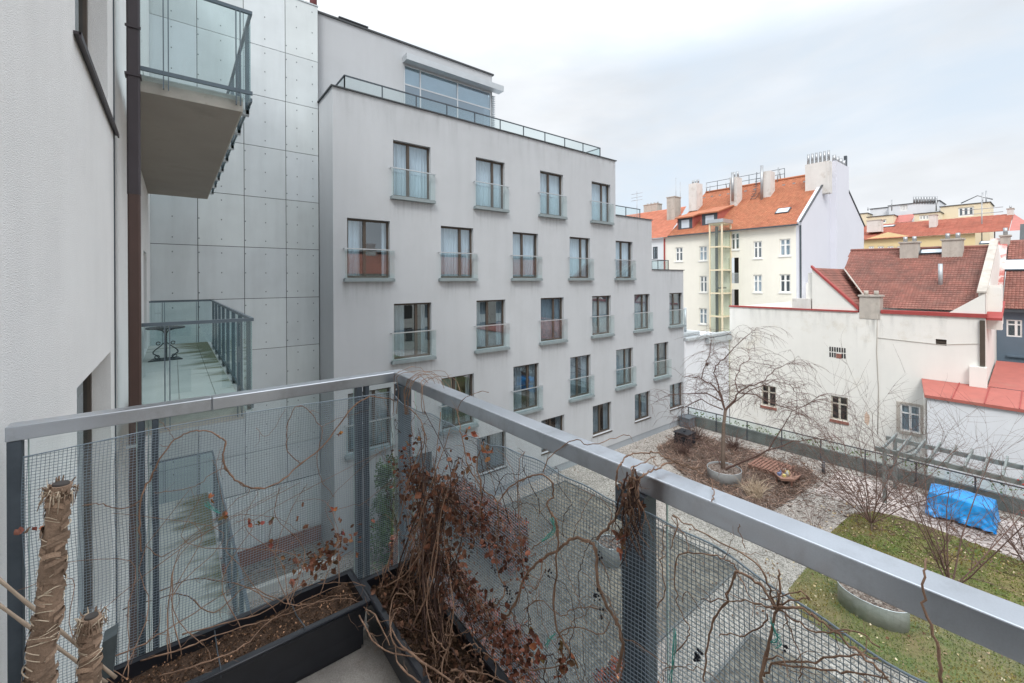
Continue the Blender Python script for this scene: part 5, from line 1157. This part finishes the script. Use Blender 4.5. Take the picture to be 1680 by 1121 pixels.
for pts,r0,r1,tw in [
 ([(231,905),(229,870),(231,820),(244,790),(263,753),(286,722),(312,709),(338,707),(361,717),(370,726),(366,749),(372,770),(391,790),(420,801),(457,792),(495,760),(530,732),(557,697),(580,667),(607,650)],.0032,.0038,7),
 ([(365,747),(367,765),(380,782),(400,797),(427,802)],.002,.002,2),
 ([(492,760),(472,740),(470,707),(480,675),(490,666),(505,672),(522,695),(529,707),(522,740),(520,760),(528,790),(548,815)],.0022,.0014,5),
 ([(529,700),(548,690),(570,682),(590,678)],.0012,.001,2),
 ([(135,831),(158,826),(184,833),(210,833),(233,820)],.0015,.002,1),
 ([(254,809),(286,805),(320,798),(350,775),(366,769)],.0013,.0014,2),
 ([(240,895),(259,912),(278,907),(308,888),(335,871)],.0014,.001,2),
 ([(410,803),(405,812),(387,820),(370,840),(345,858)],.0012,.001,1),
 ([(350,852),(390,845),(425,846),(457,851),(482,865),(520,900)],.001,.001,2),
 ([(457,800),(450,840),(444,870),(440,890)],.001,.0008,1),
 ([(420,702),(440,715),(470,670)],.001,.0008,1),
 ([(548,839),(575,830),(600,823),(640,790)],.0012,.0012,2),
 ([(607,650),(640,655),(650,660)],.003,.003,0),
 ([(370,840),(355,770),(363,735)],.001,.0008,1),
 ([(262,690),(275,705),(286,720)],.0012,.001,0)]:
    vine(mb,YV(pts),r0,r1,rv,twig=tw,tl=.07)
# stems lying over the left planter
for pts in ([(230,1085),(300,1065),(350,1045),(412,1025),(455,1013),(490,1000),(525,988),(563,982),(590,990),(606,1010)],[(200,1000),(250,985),(300,975),(350,1005),(400,965),(437,975),(475,992),(510,990),(540,980),(590,972)],
            [(250,975),(320,950),(400,962),(450,985),(500,962),(560,955),(600,962)],[(260,1110),(330,1090),(400,1060),(440,1020),(500,985),(560,960)],[(180,1080),(230,1060),(280,1030),(350,985),(420,940),(500,920),(560,905)],[(300,1040),(380,1020),(440,1000),(520,940),(575,905)]):
    vine(mb,[atZ(px,py,ZP+.015+.03*math.sin(i*1.3)) for i,(px,py) in enumerate(pts)],.0026,.0014,rv,twig=6,tl=.12)
for k in range(16):
    x=rv.uniform(-.2,.68); vine(mb,[V((x,2.15,ZP)),V((x+rv.gauss(0,.08),2.3,ZP+.15)),V((x+rv.gauss(0,.2),2.42,ZP+.3)),V((x+rv.gauss(0,.25),2.44,ZP+rv.uniform(.3,.55)))],.0018,.0009,rv,twig=2,tl=.07)
mb.build('stems',m_vine,vl)
lf=MB()
for px,py in ((367,847),(408,860),(425,860),(446,853),(547,839),(345,818),(365,850),(443,890),(34,877),(65,871),(560,872),(557,712)):
    for k in range(3): lf.leaf(atY(px,py,2.43)+V((rv.gauss(0,.004),rv.gauss(0,.004),0)),.028,(rv.uniform(.8,2.2),rv.uniform(.8,1.6),rv.uniform(.7,1.3)))
for k in range(110):
    px=rv.gauss(530,28); py=915-(px-530)*.55+rv.gauss(0,12); k_=rv.uniform(.5,1.9); lf.leaf(atY(px,py,2.40+rv.uniform(-.05,.03)),rv.uniform(.02,.045),(k_,k_*rv.uniform(.75,1.05),k_*.8))
for k in range(30):
    px=rv.uniform(470,600); k_=rv.uniform(.5,1.7); lf.leaf(atY(px,885+rv.gauss(0,24),2.42),rv.uniform(.015,.035),(k_,k_*.9,k_*.8))
lf.build('leaves',m_leaf,vl)
vr=thing('climbing_vine',(.84,1.7,ZP),'dense tangled brown vine with rusty leaves climbing the right netting and corner post','vine')
mb=MB(); mk=MB()
Rl=[
 ([(640,1121),(700,1073),(735,1062),(770,1055),(800,1040),(830,1013),(850,980),(860,950),(880,925),(913,903),(940,885),(970,890),(978,915),(981,960),(996,995),(1013,1023),(1021,1053),(1013,1103)],.0042,.0045,10),
 ([(905,840),(915,865),(913,915),(908,990),(915,1035),(933,1065),(935,1080)],.0028,.0034,8),
 ([(978,885),(1000,862),(1015,840),(1022,805),(1016,790)],.004,.003,6),
 ([(817,825),(835,800),(860,785),(885,779),(905,790),(907,815),(897,825),(907,850),(915,880)],.0022,.003,5),
 ([(817,875),(816,825),(790,800),(767,762),(762,735),(755,700),(748,670)],.003,.0018,8),
 ([(785,880),(790,800),(782,760),(795,725)],.0028,.0022,6),
 ([(817,875),(815,930),(828,965),(822,985),(800,1000),(770,1015)],.002,.003,6),
 ([(750,675),(760,655),(787,643),(802,644)],.0015,.001,1),
 ([(880,1121),(850,1085),(810,1060),(800,1045)],.002,.0026,4),
 ([(850,990),(858,940),(853,880),(850,830),(852,760),(862,740)],.0016,.001,4),
 ([(860,1000),(885,985),(920,1010),(935,1003),(960,995),(985,1000)],.0016,.0012,5),
 ([(915,1040),(945,1030),(985,1040),(1000,1020)],.002,.0012,4),
 ([(840,1080),(870,1100),(920,1090),(935,1075)],.0016,.002,4),
 ([(872,900),(900,880),(912,850)],.0018,.0012,3),
 ([(1248,1121),(1263,1053),(1273,1000),(1278,970),(1278,935)],.0034,.0018,3),
 ([(1273,1000),(1265,985),(1243,955),(1213,938),(1205,945),(1190,985),(1172,1015),(1160,1060),(1155,1121)],.0026,.002,3),
 ([(1213,938),(1195,920),(1170,912),(1130,907),(1110,915),(1107,960),(1115,1000),(1130,1030),(1125,1050),(1100,1075)],.0016,.0012,3),
 ([(1100,900),(1112,860),(1103,845),(1125,858),(1170,883),(1240,925),(1265,975),(1273,1000)],.0012,.0018,3),
 ([(1130,907),(1128,890),(1103,850)],.001,.001,0),
 ([(1273,998),(1305,998),(1338,1012),(1372,1040),(1420,1080),(1460,1121)],.0026,.0016,3),
 ([(1273,1000),(1310,1020),(1340,1035),(1400,1036),(1440,1060)],.0018,.0012,3),
 ([(1273,1000),(1240,990),(1200,985),(1150,984)],.0018,.001,2),
 ([(1273,1000),(1295,985),(1325,983),(1322,975),(1305,970),(1250,985)],.0016,.0012,1),
 ([(1255,1110),(1275,1088),(1340,1085),(1400,1075),(1440,1080)],.0022,.0014,3),
 ([(1275,1088),(1350,1100),(1400,1105),(1460,1115)],.0018,.0012,2),
 ([(1262,1010),(1245,1030),(1215,1042),(1180,1040)],.0016,.0012,1),
 ([(1287,1010),(1300,1040),(1312,1080),(1314,1121)],.0012,.001,2),
 ([(1222,900),(1216,880),(1213,860)],.001,.0008,0),
 ([(1120,990),(1125,970),(1150,1000)],.001,.0008,0),
 ([(690,700),(700,720),(695,760),(685,800),(690,860)],.0022,.0026,6),
 ([(672,670),(690,690),(697,720),(690,745),(684,775)],.0024,.0022,5)]
for pts,r0,r1,tw in Rl: vine(mb,XV(pts),r0,r1,rv,twig=tw,tl=.075)
# stem over the handrail at the right
vine(mb,[atX(1547,1121,.93),atX(1533,1051,.94),atX(1518,993,.96),atX(1516,939,.985),atX(1521,917,1.02)],.0024,.0014,rv)
# over the rail
Z1=RZ+.012
def ZV(pts,z=Z1): return [atZ(px,py,z+rv.uniform(0,.008)) for px,py in pts]
vine(mb,[atX(890,775,1.0),atX(905,748,1.02)]+ZV([(940,722),(972,730),(1017,715),(1032,715)]),.002,.0011,rv,twig=3,tl=.04)
vine(mb,[atX(1016,803,.985),atX(1011,793,.985),atX(1014,770,.985)]+ZV([(1021,757),(1030,747),(1051,743.5),(1074,743.5),(1103,756),(1120,763),(1150,770)],Z1+.01),.0026,.0014,rv,twig=3,tl=.05)
vine(mb,[atX(1035,820,.985),atX(1032,787,.985),atX(1046,786,.985),atX(1055,780,.99)]+ZV([(1064,775),(1079,769),(1098,761),(1120,763),(1140,770),(1152,777)]),.003,.0016,rv,twig=3,tl=.05)
vine(mb,[atX(1038,790,.985),atX(1047,830,.985),atX(1052,870,.985)],.003,.0014,rv,twig=2,tl=.05)
vine(mb,[atX(1035,790,.985),atX(1037,770,.985)]+ZV([(1045,762),(1075,750)]),.0016,.0012,rv)
vine(mb,ZV([(1066,745),(1073,757),(1080,768)]),.001,.0008,rv)
vine(mb,[atX(1168,823,.99)]+ZV([(1172,808),(1168,795),(1166,785)]),.0014,.001,rv)
# tangle on the corner of the handrail
for k in range(9):
    a=rv.uniform(640,700); vine(mb,[atX(a+rv.gauss(0,6),680,1.0),atX(a,640,1.0)]+ZV([(a+rv.uniform(0,20),612+(a-640)*.2),(a+rv.uniform(20,60),606+(a-640)*.35+rv.gauss(0,4))],Z1+.008)+[atX(a+70+rv.gauss(0,10),650+(a-640)*.4,1.08)],.0018,.001,rv,twig=2,tl=.06)
# upright stems of the clump at the corner
for k in range(24):
    y=rv.uniform(1.4,2.08); x=rv.uniform(.76,.93); px=rv.gauss(703,30)
    top=atX(px,rv.uniform(660,860),rv.uniform(.94,1.0))
    b=V((x,y,ZP-.02)); mid=b.lerp(top,.35)+V((rv.gauss(0,.03),rv.gauss(0,.04),0)); m2=b.lerp(top,.7)+V((rv.gauss(0,.02),rv.gauss(0,.04),0))
    vine(mb if k%2 else mk,[b,mid,m2,top],rv.uniform(.002,.0045),.0014,rv,twig=5,tl=.10)
for k in range(55):
    y=rv.uniform(1.65,2.12); x=rv.uniform(.86,.97); px=rv.gauss(705,25); top=atX(px,rv.uniform(740,900),rv.uniform(.95,1.0))
    b=V((x,y,ZP-.02)); vine(mb if k%3 else mk,[b,b.lerp(top,.3)+V((rv.gauss(0,.02),rv.gauss(0,.03),0)),b.lerp(top,.65)+V((rv.gauss(0,.02),rv.gauss(0,.03),0)),top],rv.uniform(.001,.0024),.0008,rv,twig=2,tl=.06)
# loose mass lying in the planter
for k in range(70):
    y=rv.uniform(.6,2.05); x=rv.uniform(.75,.94); L_=rv.uniform(.15,.4); P=[]; a=rv.random()*6.28; p=V((x,y,ZP+rv.uniform(-.02,.07)))
    for i in range(6):
        P.append(p.copy()); a+=rv.gauss(0,.8); p=p+V((math.cos(a)*L_/6*.6,math.sin(a)*L_/6,rv.gauss(.004,.018)))
        p.x=min(max(p.x,.72),.99); p.z=max(p.z,ZP-.03)
    vine(mb if k%2 else mk,P,rv.uniform(.0014,.0034),.001,rv,twig=1,tl=.05)
for pts in ([(745,1121),(660,1060),(640,1005),(655,965),(675,985)],[(735,1062),(725,1090),(728,1121)],[(650,1005),(640,1030),(652,1062),(700,1075)],[(690,1121),(655,1090),(648,1060)],[(600,1000),(615,1010),(640,1060)],[(830,1013),(845,1040),(860,1080),(850,1121)],[(740,1100),(790,1105),(830,1121)],[(590,1010),(620,1060),(680,1080)]):
    vine(mb,[atZ(px,py,ZP+.03+.02*math.sin(i*2.)) for i,(px,py) in enumerate(pts)],.0034,.0022,rv,twig=3,tl=.08)
for k in range(20):
    c=V((rv.uniform(.955,1.005),rv.uniform(1.0,2.3),rv.uniform(-1.35,-.72))); R0=rv.uniform(.03,.11); a0=rv.random()*6.28; P=[]
    for i in range(8):
        a=a0+i*.55; q=R0*(1-.06*i); P.append(c+V((rv.gauss(0,.008),math.cos(a)*q,math.sin(a)*q)))
    vine(mb if k%2 else mk,P,rv.uniform(.001,.0022),.0007,rv,twig=3,tl=.06)
for k in range(16):
    x0_=rv.gauss(1034,9); vine(mk if k%2 else mb,[atX(x0_+rv.gauss(0,8),rv.uniform(765,790),.99),atX(x0_+rv.gauss(0,6),815,.975),atX(x0_+rv.gauss(0,9),850,.98),atX(x0_+rv.gauss(0,16),rv.uniform(870,930),.985)],rv.uniform(.0016,.003),.001,rv,twig=2,tl=.05)
for k in range(46):
    f0=rv.uniform(0,.35); f1=f0+rv.uniform(.35,.65); A=(690,860,850,1100) if k%3 else (660,770,860,920); P=[]
    for i in range(5):
        f=f0+(f1-f0)*i/4; P.append(atX(A[0]+(A[2]-A[0])*f+rv.gauss(0,10),A[1]+(A[3]-A[1])*f+rv.gauss(0,14),rv.uniform(.965,1.01)))
    vine(mb if k%2 else mk,P,rv.uniform(.0012,.0026),.0009,rv,twig=3,tl=.05)
# fine background network
for k in range(75):
    s=rv.uniform(-.2,1.75); y=2.3-s*.95; p=V((rv.uniform(.96,1.01),y,rv.uniform(ZP,-.8))); P=[]; a=rv.uniform(.6,2.5)
    for i in range(6):
        P.append(p.copy()); a+=rv.gauss(0,.6); p=p+V((rv.gauss(0,.006),math.cos(a)*.06,math.sin(a)*.06)); p.z=min(p.z,-.63); p.x=min(max(p.x,.95),1.01)
    vine(mk if k%2 else mb,P,rv.uniform(.0008,.0017),.0007,rv,twig=2,tl=.05)
mb.build('stems',m_vine,vr); mk.build('old_stems',m_vine2,vr)
lf=MB()
for k in range(480):
    px=rv.gauss(704,26); py=rv.uniform(770,1000); 
    if abs(px-704)>46: continue
    f=noise.noise(V((px*.05,py*.03,0)))
    if f<-.05: continue
    v=rv.uniform(.25,1.5); lf.leaf(atX(px,py,rv.uniform(.92,1.0)),rv.uniform(.018,.045),(v,v*.85,v*.8))
for px,py in ((765,712),(775,755),(685,725),(790,845),(880,1060),(885,1075),(920,1085),(921,1100),(942,1083),(1022,885),(873,1045),(665,745),(800,745),(1020,890)):
    for k in range(6): lf.leaf(atX(px+rv.gauss(0,2.5),py+rv.gauss(0,5),.985),rv.uniform(.02,.038),(rv.uniform(.8,1.6),rv.uniform(.7,1.1),rv.uniform(.6,.9)))
for k in range(420):
    y=rv.uniform(.7,2.08); lf.leaf((rv.uniform(.74,.95),y,ZP+rv.uniform(-.03,.02)),rv.uniform(.012,.035),rv.choice([(.3,.3,.3),(.6,.6,.55),(1,.95,.9),(.45,.42,.4)]))
for cx_,cy_,n_ in ((668,800,70),(690,790,80),(720,800,110),(735,830,90),(672,850,60),(745,770,50),(712,880,90),(750,860,60),(705,935,80),(735,925,60),(760,900,40),(680,905,50)):
    for k in range(n_//2):
        v=rv.uniform(.3,1.5); lf.leaf(atX(cx_+rv.gauss(0,8),cy_+rv.gauss(0,14),rv.uniform(.95,1.01)),rv.uniform(.012,.034),(v,v*.9,v*.85))
for (xa_,ya_2,xb_,yb_2,n_,sp_) in ((655,760,868,930,420,20),(695,870,862,1105,520,22),(668,770,720,960,200,18)):
    for k in range(n_):
        f=rv.random(); cx_=xa_+(xb_-xa_)*f; cy_=ya_2+(yb_2-ya_2)*f
        if noise.noise(V((f*7,cy_*.02,5)))<-.18: continue
        v=rv.choice([.3,.5,.8,1.1,1.5]); lf.leaf(atX(cx_+rv.gauss(0,sp_*.6),cy_+rv.gauss(0,sp_),rv.uniform(.97,1.015)),rv.uniform(.012,.03),(v*1.1,v*.82,v*.8))
for k in range(18):
    lf.leaf(atX(rv.gauss(1032,10),rv.uniform(790,850),rv.uniform(.97,1.0)),rv.uniform(.015,.035),(.5,.4,.35))
lf.build('leaves',m_leaf,vr)
for px,py,n in ((831,968,16),(832,990,10),(899,938,12),(982,977,26),(985,1005,8),(773,905,10),(760,945,10),(800,845,9),(775,798,9),(922,1062,8),(793,725,7),(810,935,5),(1144,1075,30),(983,915,8),(1290,1060,6)):
    bb=MB()
    for k in range(int(n*.65)): bb.blob(atX(px+rv.gauss(0,3.2),py+rv.gauss(0,5),.985+rv.gauss(0,.004)),rv.uniform(.003,.0052))
    bb.build('berry_cluster',m_berry,vr)
# turquoise twine ties
for i,(pts,lab) in enumerate((([(905,848),(910,870),(900,882),(888,888)],'frayed turquoise twine tied to the netting above the white tub'),([(1268,1060),(1275,1052),(1272,1035),(1267,1020)],'turquoise twine knotted round the vine junction near the right handrail'),([(1100,1121),(1106,1060),(1108,1035)],'turquoise twine hanging on the netting right of the middle post'),([(338,828),(352,838),(360,842)],'short turquoise twine on the left netting'),([(895,1060),(902,1048),(908,1040)],'turquoise twine beside the rusty leaves on the right netting'))):
    mb=MB()
    for k in range(5):
        P=[(atX(px,py,.98) if px>600 else atY(px,py,2.43))+V((rv.gauss(0,.004),rv.gauss(0,.004),rv.gauss(0,.005))) for px,py in pts]; mb.tube(smooth(P,3),.0009,4)
    tag(mb.build('twine',m_twine,None,P[0]),lab,'twine')
# ================================================================== CUT PALM-LIKE TRUNKS, CANES
def stump(pts,r,label,px_=None):
    t=thing('cut_palm_trunk',(pts[0].x,pts[0].y,FZ),label,'plant stump'); P=smooth(pts,6); n=len(P); mb=MB(); R=[]
    for i in range(n): R.append(r[0]+(r[1]-r[0])*i/(n-1)+.0022*math.sin(i*2.4))
    mb.tube(P,R,16); mb.build('trunk',m_fibre,t)
    fb=MB(); st_=MB(); L_=sum((P[i+1]-P[i]).length for i in range(n-1)); k=0; s=.01; rr=random.Random(int(r[0]*1000))
    while s<L_:
        d=0
        for i in range(n-1):
            l=(P[i+1]-P[i]).length
            if d+l>=s: break
            d+=l
        f=(s-d)/l; c=P[i].lerp(P[i+1],min(f,1)); rad=R[i]; ax=(P[i+1]-P[i]).normalized(); e=ax.orthogonal().normalized(); g=ax.cross(e)
        a0=rr.random()*6.28; span=rr.uniform(1.2,2.6); Q=[]
        for q in range(9):
            a=a0+span*q/8; Q.append(c+(e*math.cos(a)+g*math.sin(a))*(rad+.0022)+ax*(.009*math.sin(math.pi*q/8)-.005))
        v=rr.uniform(.7,1.5)
        if rr.random()<.42: st_.tube(Q,.0008+.0008*rr.random(),4)
        else:
            Q2=[q+ax*-.013+(q-c).normalized()*.002 for q in Q]
            for u,w,u2,w2 in zip(Q,Q[1:],Q2,Q2[1:]): fb.quad(u,w,w2,u2,c=(v,v,v))
        s+=.0030+.003*rr.random()
    top=P[-1]; ax=(P[-1]-P[-2]).normalized()
    for k in range(60):
        a=rr.random()*6.28; e=ax.orthogonal().normalized(); g=ax.cross(e); d=(e*math.cos(a)+g*math.sin(a)); p=top+d*R[-1]*1.02-ax*rr.uniform(0,.03)
        (st_ if k%3==0 else fb).tube([p,p+d*rr.uniform(.003,.012)+ax*rr.uniform(-.02,.018),p+d*rr.uniform(.006,.022)+ax*rr.uniform(-.045,.022)],[.0022,.0016,.0006],4)
    fb.build('bark_fibre',m_fibre,t); st_.build('pale_fibre',m_straw,t)
    c=MB(); c.tube([top-ax*.004,top+ax*.005],[R[-1]*.8,R[-1]*.7],16); c.build('cut_top',m_cut,t); return t
D1=1.66
stump([V((-.262,D1,FZ)),atY(66,1121,D1),atY(80,1000,D1),atY(88,900,D1),atY(100,795,D1)],(.030,.0215),'tall tan cut palm trunk wrapped in fibre at the lower left corner')
stump([V((-.19,1.78,FZ)),atY(147,1100,1.78),atY(150,1012,1.78)],(.0245,.0225),'short tan cut palm stump beside the taller trunk')
for i,(a,b,c,d) in enumerate(((-5,948,190,1112),(-5,990,175,1121))):
    mb=MB(); y=1.85+.06*i; p0=atY(a,b,y); p1=atY(c,d,y-.05); d_=(p1-p0); mb.tube([p0+d_*k/12 for k in range(13)],[.0042 if k%3 else .0052 for k in range(13)],8)
    tag(mb.build('bamboo_cane',m_bamboo,None,p0),('upper bamboo cane leaning behind the tall palm trunk','lower bamboo cane leaning behind the tall palm trunk')[i],'cane','bamboo canes')
mb=MB(); q=[atY(168,1055,1.93),atY(192,1040,1.93),atY(185,1110,1.93),atY(160,1119,1.93)]; mb.prism(q,(0,.06,0)); tag(mb.build('slate_wedge',M('slate_grey_plastic',(.07,.085,.09),.6,.2,20),None,q[3]),'grey plastic plant pot shard standing behind the short palm stump','pot shard')

# ================================================================== HOUSES ACROSS THE YARD (seen in the window reflections)
oh=thing('terrace_across_the_yard',(10,-30,-13.3),'cream terrace with red roof across the yard, seen reflected in the french windows','building')
fo=Fr((0,-30,0),(1,0,0),(0,1,0)); hs=[]; x=-24
while x<60:
    for z in (-9,-5.6,-2.2): hs.append((x,x+1.3,z,z+2))
    x+=3.4
mb=MB(); wall(mb,fo,-26,62,-13.3,1.2,[],.2); mb.box(-26,62,-42,-30.02,-13.3,1.1); mb.build('wall',m_cream,oh)
mb=MB(); mb.quad((-26,-29.5,1.1),(62,-29.5,1.1),(62,-35,4.2),(-26,-35,4.2)); mb.quad((-26,-42,1.1),(62,-42,1.1),(62,-35,4.6),(-26,-35,4.6)); mb.build('roof',m_ftile,oh)
for h in hs:
    mb=MB(); mb.fbox(fo,*h[:2],.005,.03,*h[2:]); mb.build('window',m_inside,oh)
for k in range(9):
    mb=MB(); mb.box(-22+k*9,-20.6+k*9,-35.5,-34.5,3.5,5.8); mb.build('chimney',m_chim,oh)
# ================================================================== LIGHT AND SKY
SUN_AZ=V((-.62,-.50,0)).normalized(); EL=math.radians(48)
sd=V((SUN_AZ.x*math.cos(EL),SUN_AZ.y*math.cos(EL),math.sin(EL)))
sl=bpy.data.lights.new('sun','SUN'); sl.energy=1.0; sl.angle=math.radians(18); sl.color=(1,.97,.93)
so=bpy.data.objects.new('sun',sl); COL.objects.link(so); so.rotation_euler=sd.to_track_quat('Z','Y').to_euler()
wd=bpy.data.worlds.new('World'); sc.world=wd; wd.use_nodes=True; N=wd.node_tree.nodes; L=wd.node_tree.links; N.clear()
out=N.new('ShaderNodeOutputWorld'); bg=N.new('ShaderNodeBackground'); L.new(bg.outputs[0],out.inputs[0]); bg.inputs[1].default_value=.10
sk=N.new('ShaderNodeTexSky'); sk.sky_type='NISHITA'; sk.sun_disc=False; sk.sun_elevation=EL; sk.sun_rotation=math.atan2(sd.x,sd.y)
tc=N.new('ShaderNodeTexCoord'); mp=N.new('ShaderNodeMapping'); mp.inputs['Scale'].default_value=(1,1,3.2); L.new(tc.outputs['Generated'],mp.inputs[0])
n1=N.new('ShaderNodeTexNoise'); n1.inputs['Scale'].default_value=1.7; n1.inputs['Detail'].default_value=9; n1.inputs['Roughness'].default_value=.55; n1.inputs['Distortion'].default_value=.3; L.new(mp.outputs[0],n1.inputs[0])
n2=N.new('ShaderNodeTexNoise'); n2.inputs['Scale'].default_value=3.6; n2.inputs['Detail'].default_value=8; L.new(mp.outputs[0],n2.inputs[0])
se=N.new('ShaderNodeSeparateXYZ'); L.new(tc.outputs['Generated'],se.inputs[0])
# blue gaps open towards +X
cov=N.new('ShaderNodeMath'); cov.operation='MULTIPLY_ADD'; cov.inputs[1].default_value=-.13; L.new(se.outputs[0],cov.inputs[0]); L.new(n1.outputs[0],cov.inputs[2])
mr=N.new('ShaderNodeMapRange'); mr.inputs[1].default_value=.20; mr.inputs[2].default_value=.44; L.new(cov.outputs[0],mr.inputs[0])
cl=N.new('ShaderNodeMapRange'); cl.inputs[1].default_value=.3; cl.inputs[2].default_value=.7; cl.inputs[3].default_value=.84; cl.inputs[4].default_value=1.05; L.new(n2.outputs[0],cl.inputs[0])
ccol=N.new('ShaderNodeMix'); ccol.data_type='RGBA'; ccol.blend_type='MULTIPLY'; ccol.inputs[0].default_value=1; ccol.inputs[6].default_value=(4.7,4.88,5.1,1); L.new(cl.outputs[0],ccol.inputs[7])
hz=N.new('ShaderNodeMix'); hz.data_type='RGBA'; hz.inputs[0].default_value=.9; L.new(sk.outputs[0],hz.inputs[6]); hz.inputs[7].default_value=(4.1,4.6,5.1,1)
mx=N.new('ShaderNodeMix'); mx.data_type='RGBA'; L.new(mr.outputs[0],mx.inputs[0]); L.new(hz.outputs[2],mx.inputs[6]); L.new(ccol.outputs[2],mx.inputs[7])
# overcast sky: brighter overhead than near the horizon
gr=N.new('ShaderNodeMapRange'); gr.inputs[1].default_value=.42; gr.inputs[2].default_value=.95; gr.inputs[3].default_value=1.0; gr.inputs[4].default_value=3.2; L.new(se.outputs[2],gr.inputs[0])
fn=N.new('ShaderNodeMix'); fn.data_type='RGBA'; fn.blend_type='MULTIPLY'; fn.inputs[0].default_value=1; L.new(mx.outputs[2],fn.inputs[6]); L.new(gr.outputs[0],fn.inputs[7]); L.new(fn.outputs[2],bg.inputs[0])
sc.view_settings.view_transform='Standard'; sc.view_settings.look='None'; sc.view_settings.exposure=.93; sc.view_settings.gamma=1
sc.render.engine='CYCLES'
sc.cycles.max_bounces=8; sc.cycles.transparent_max_bounces=24; sc.cycles.diffuse_bounces=4; sc.cycles.glossy_bounces=4
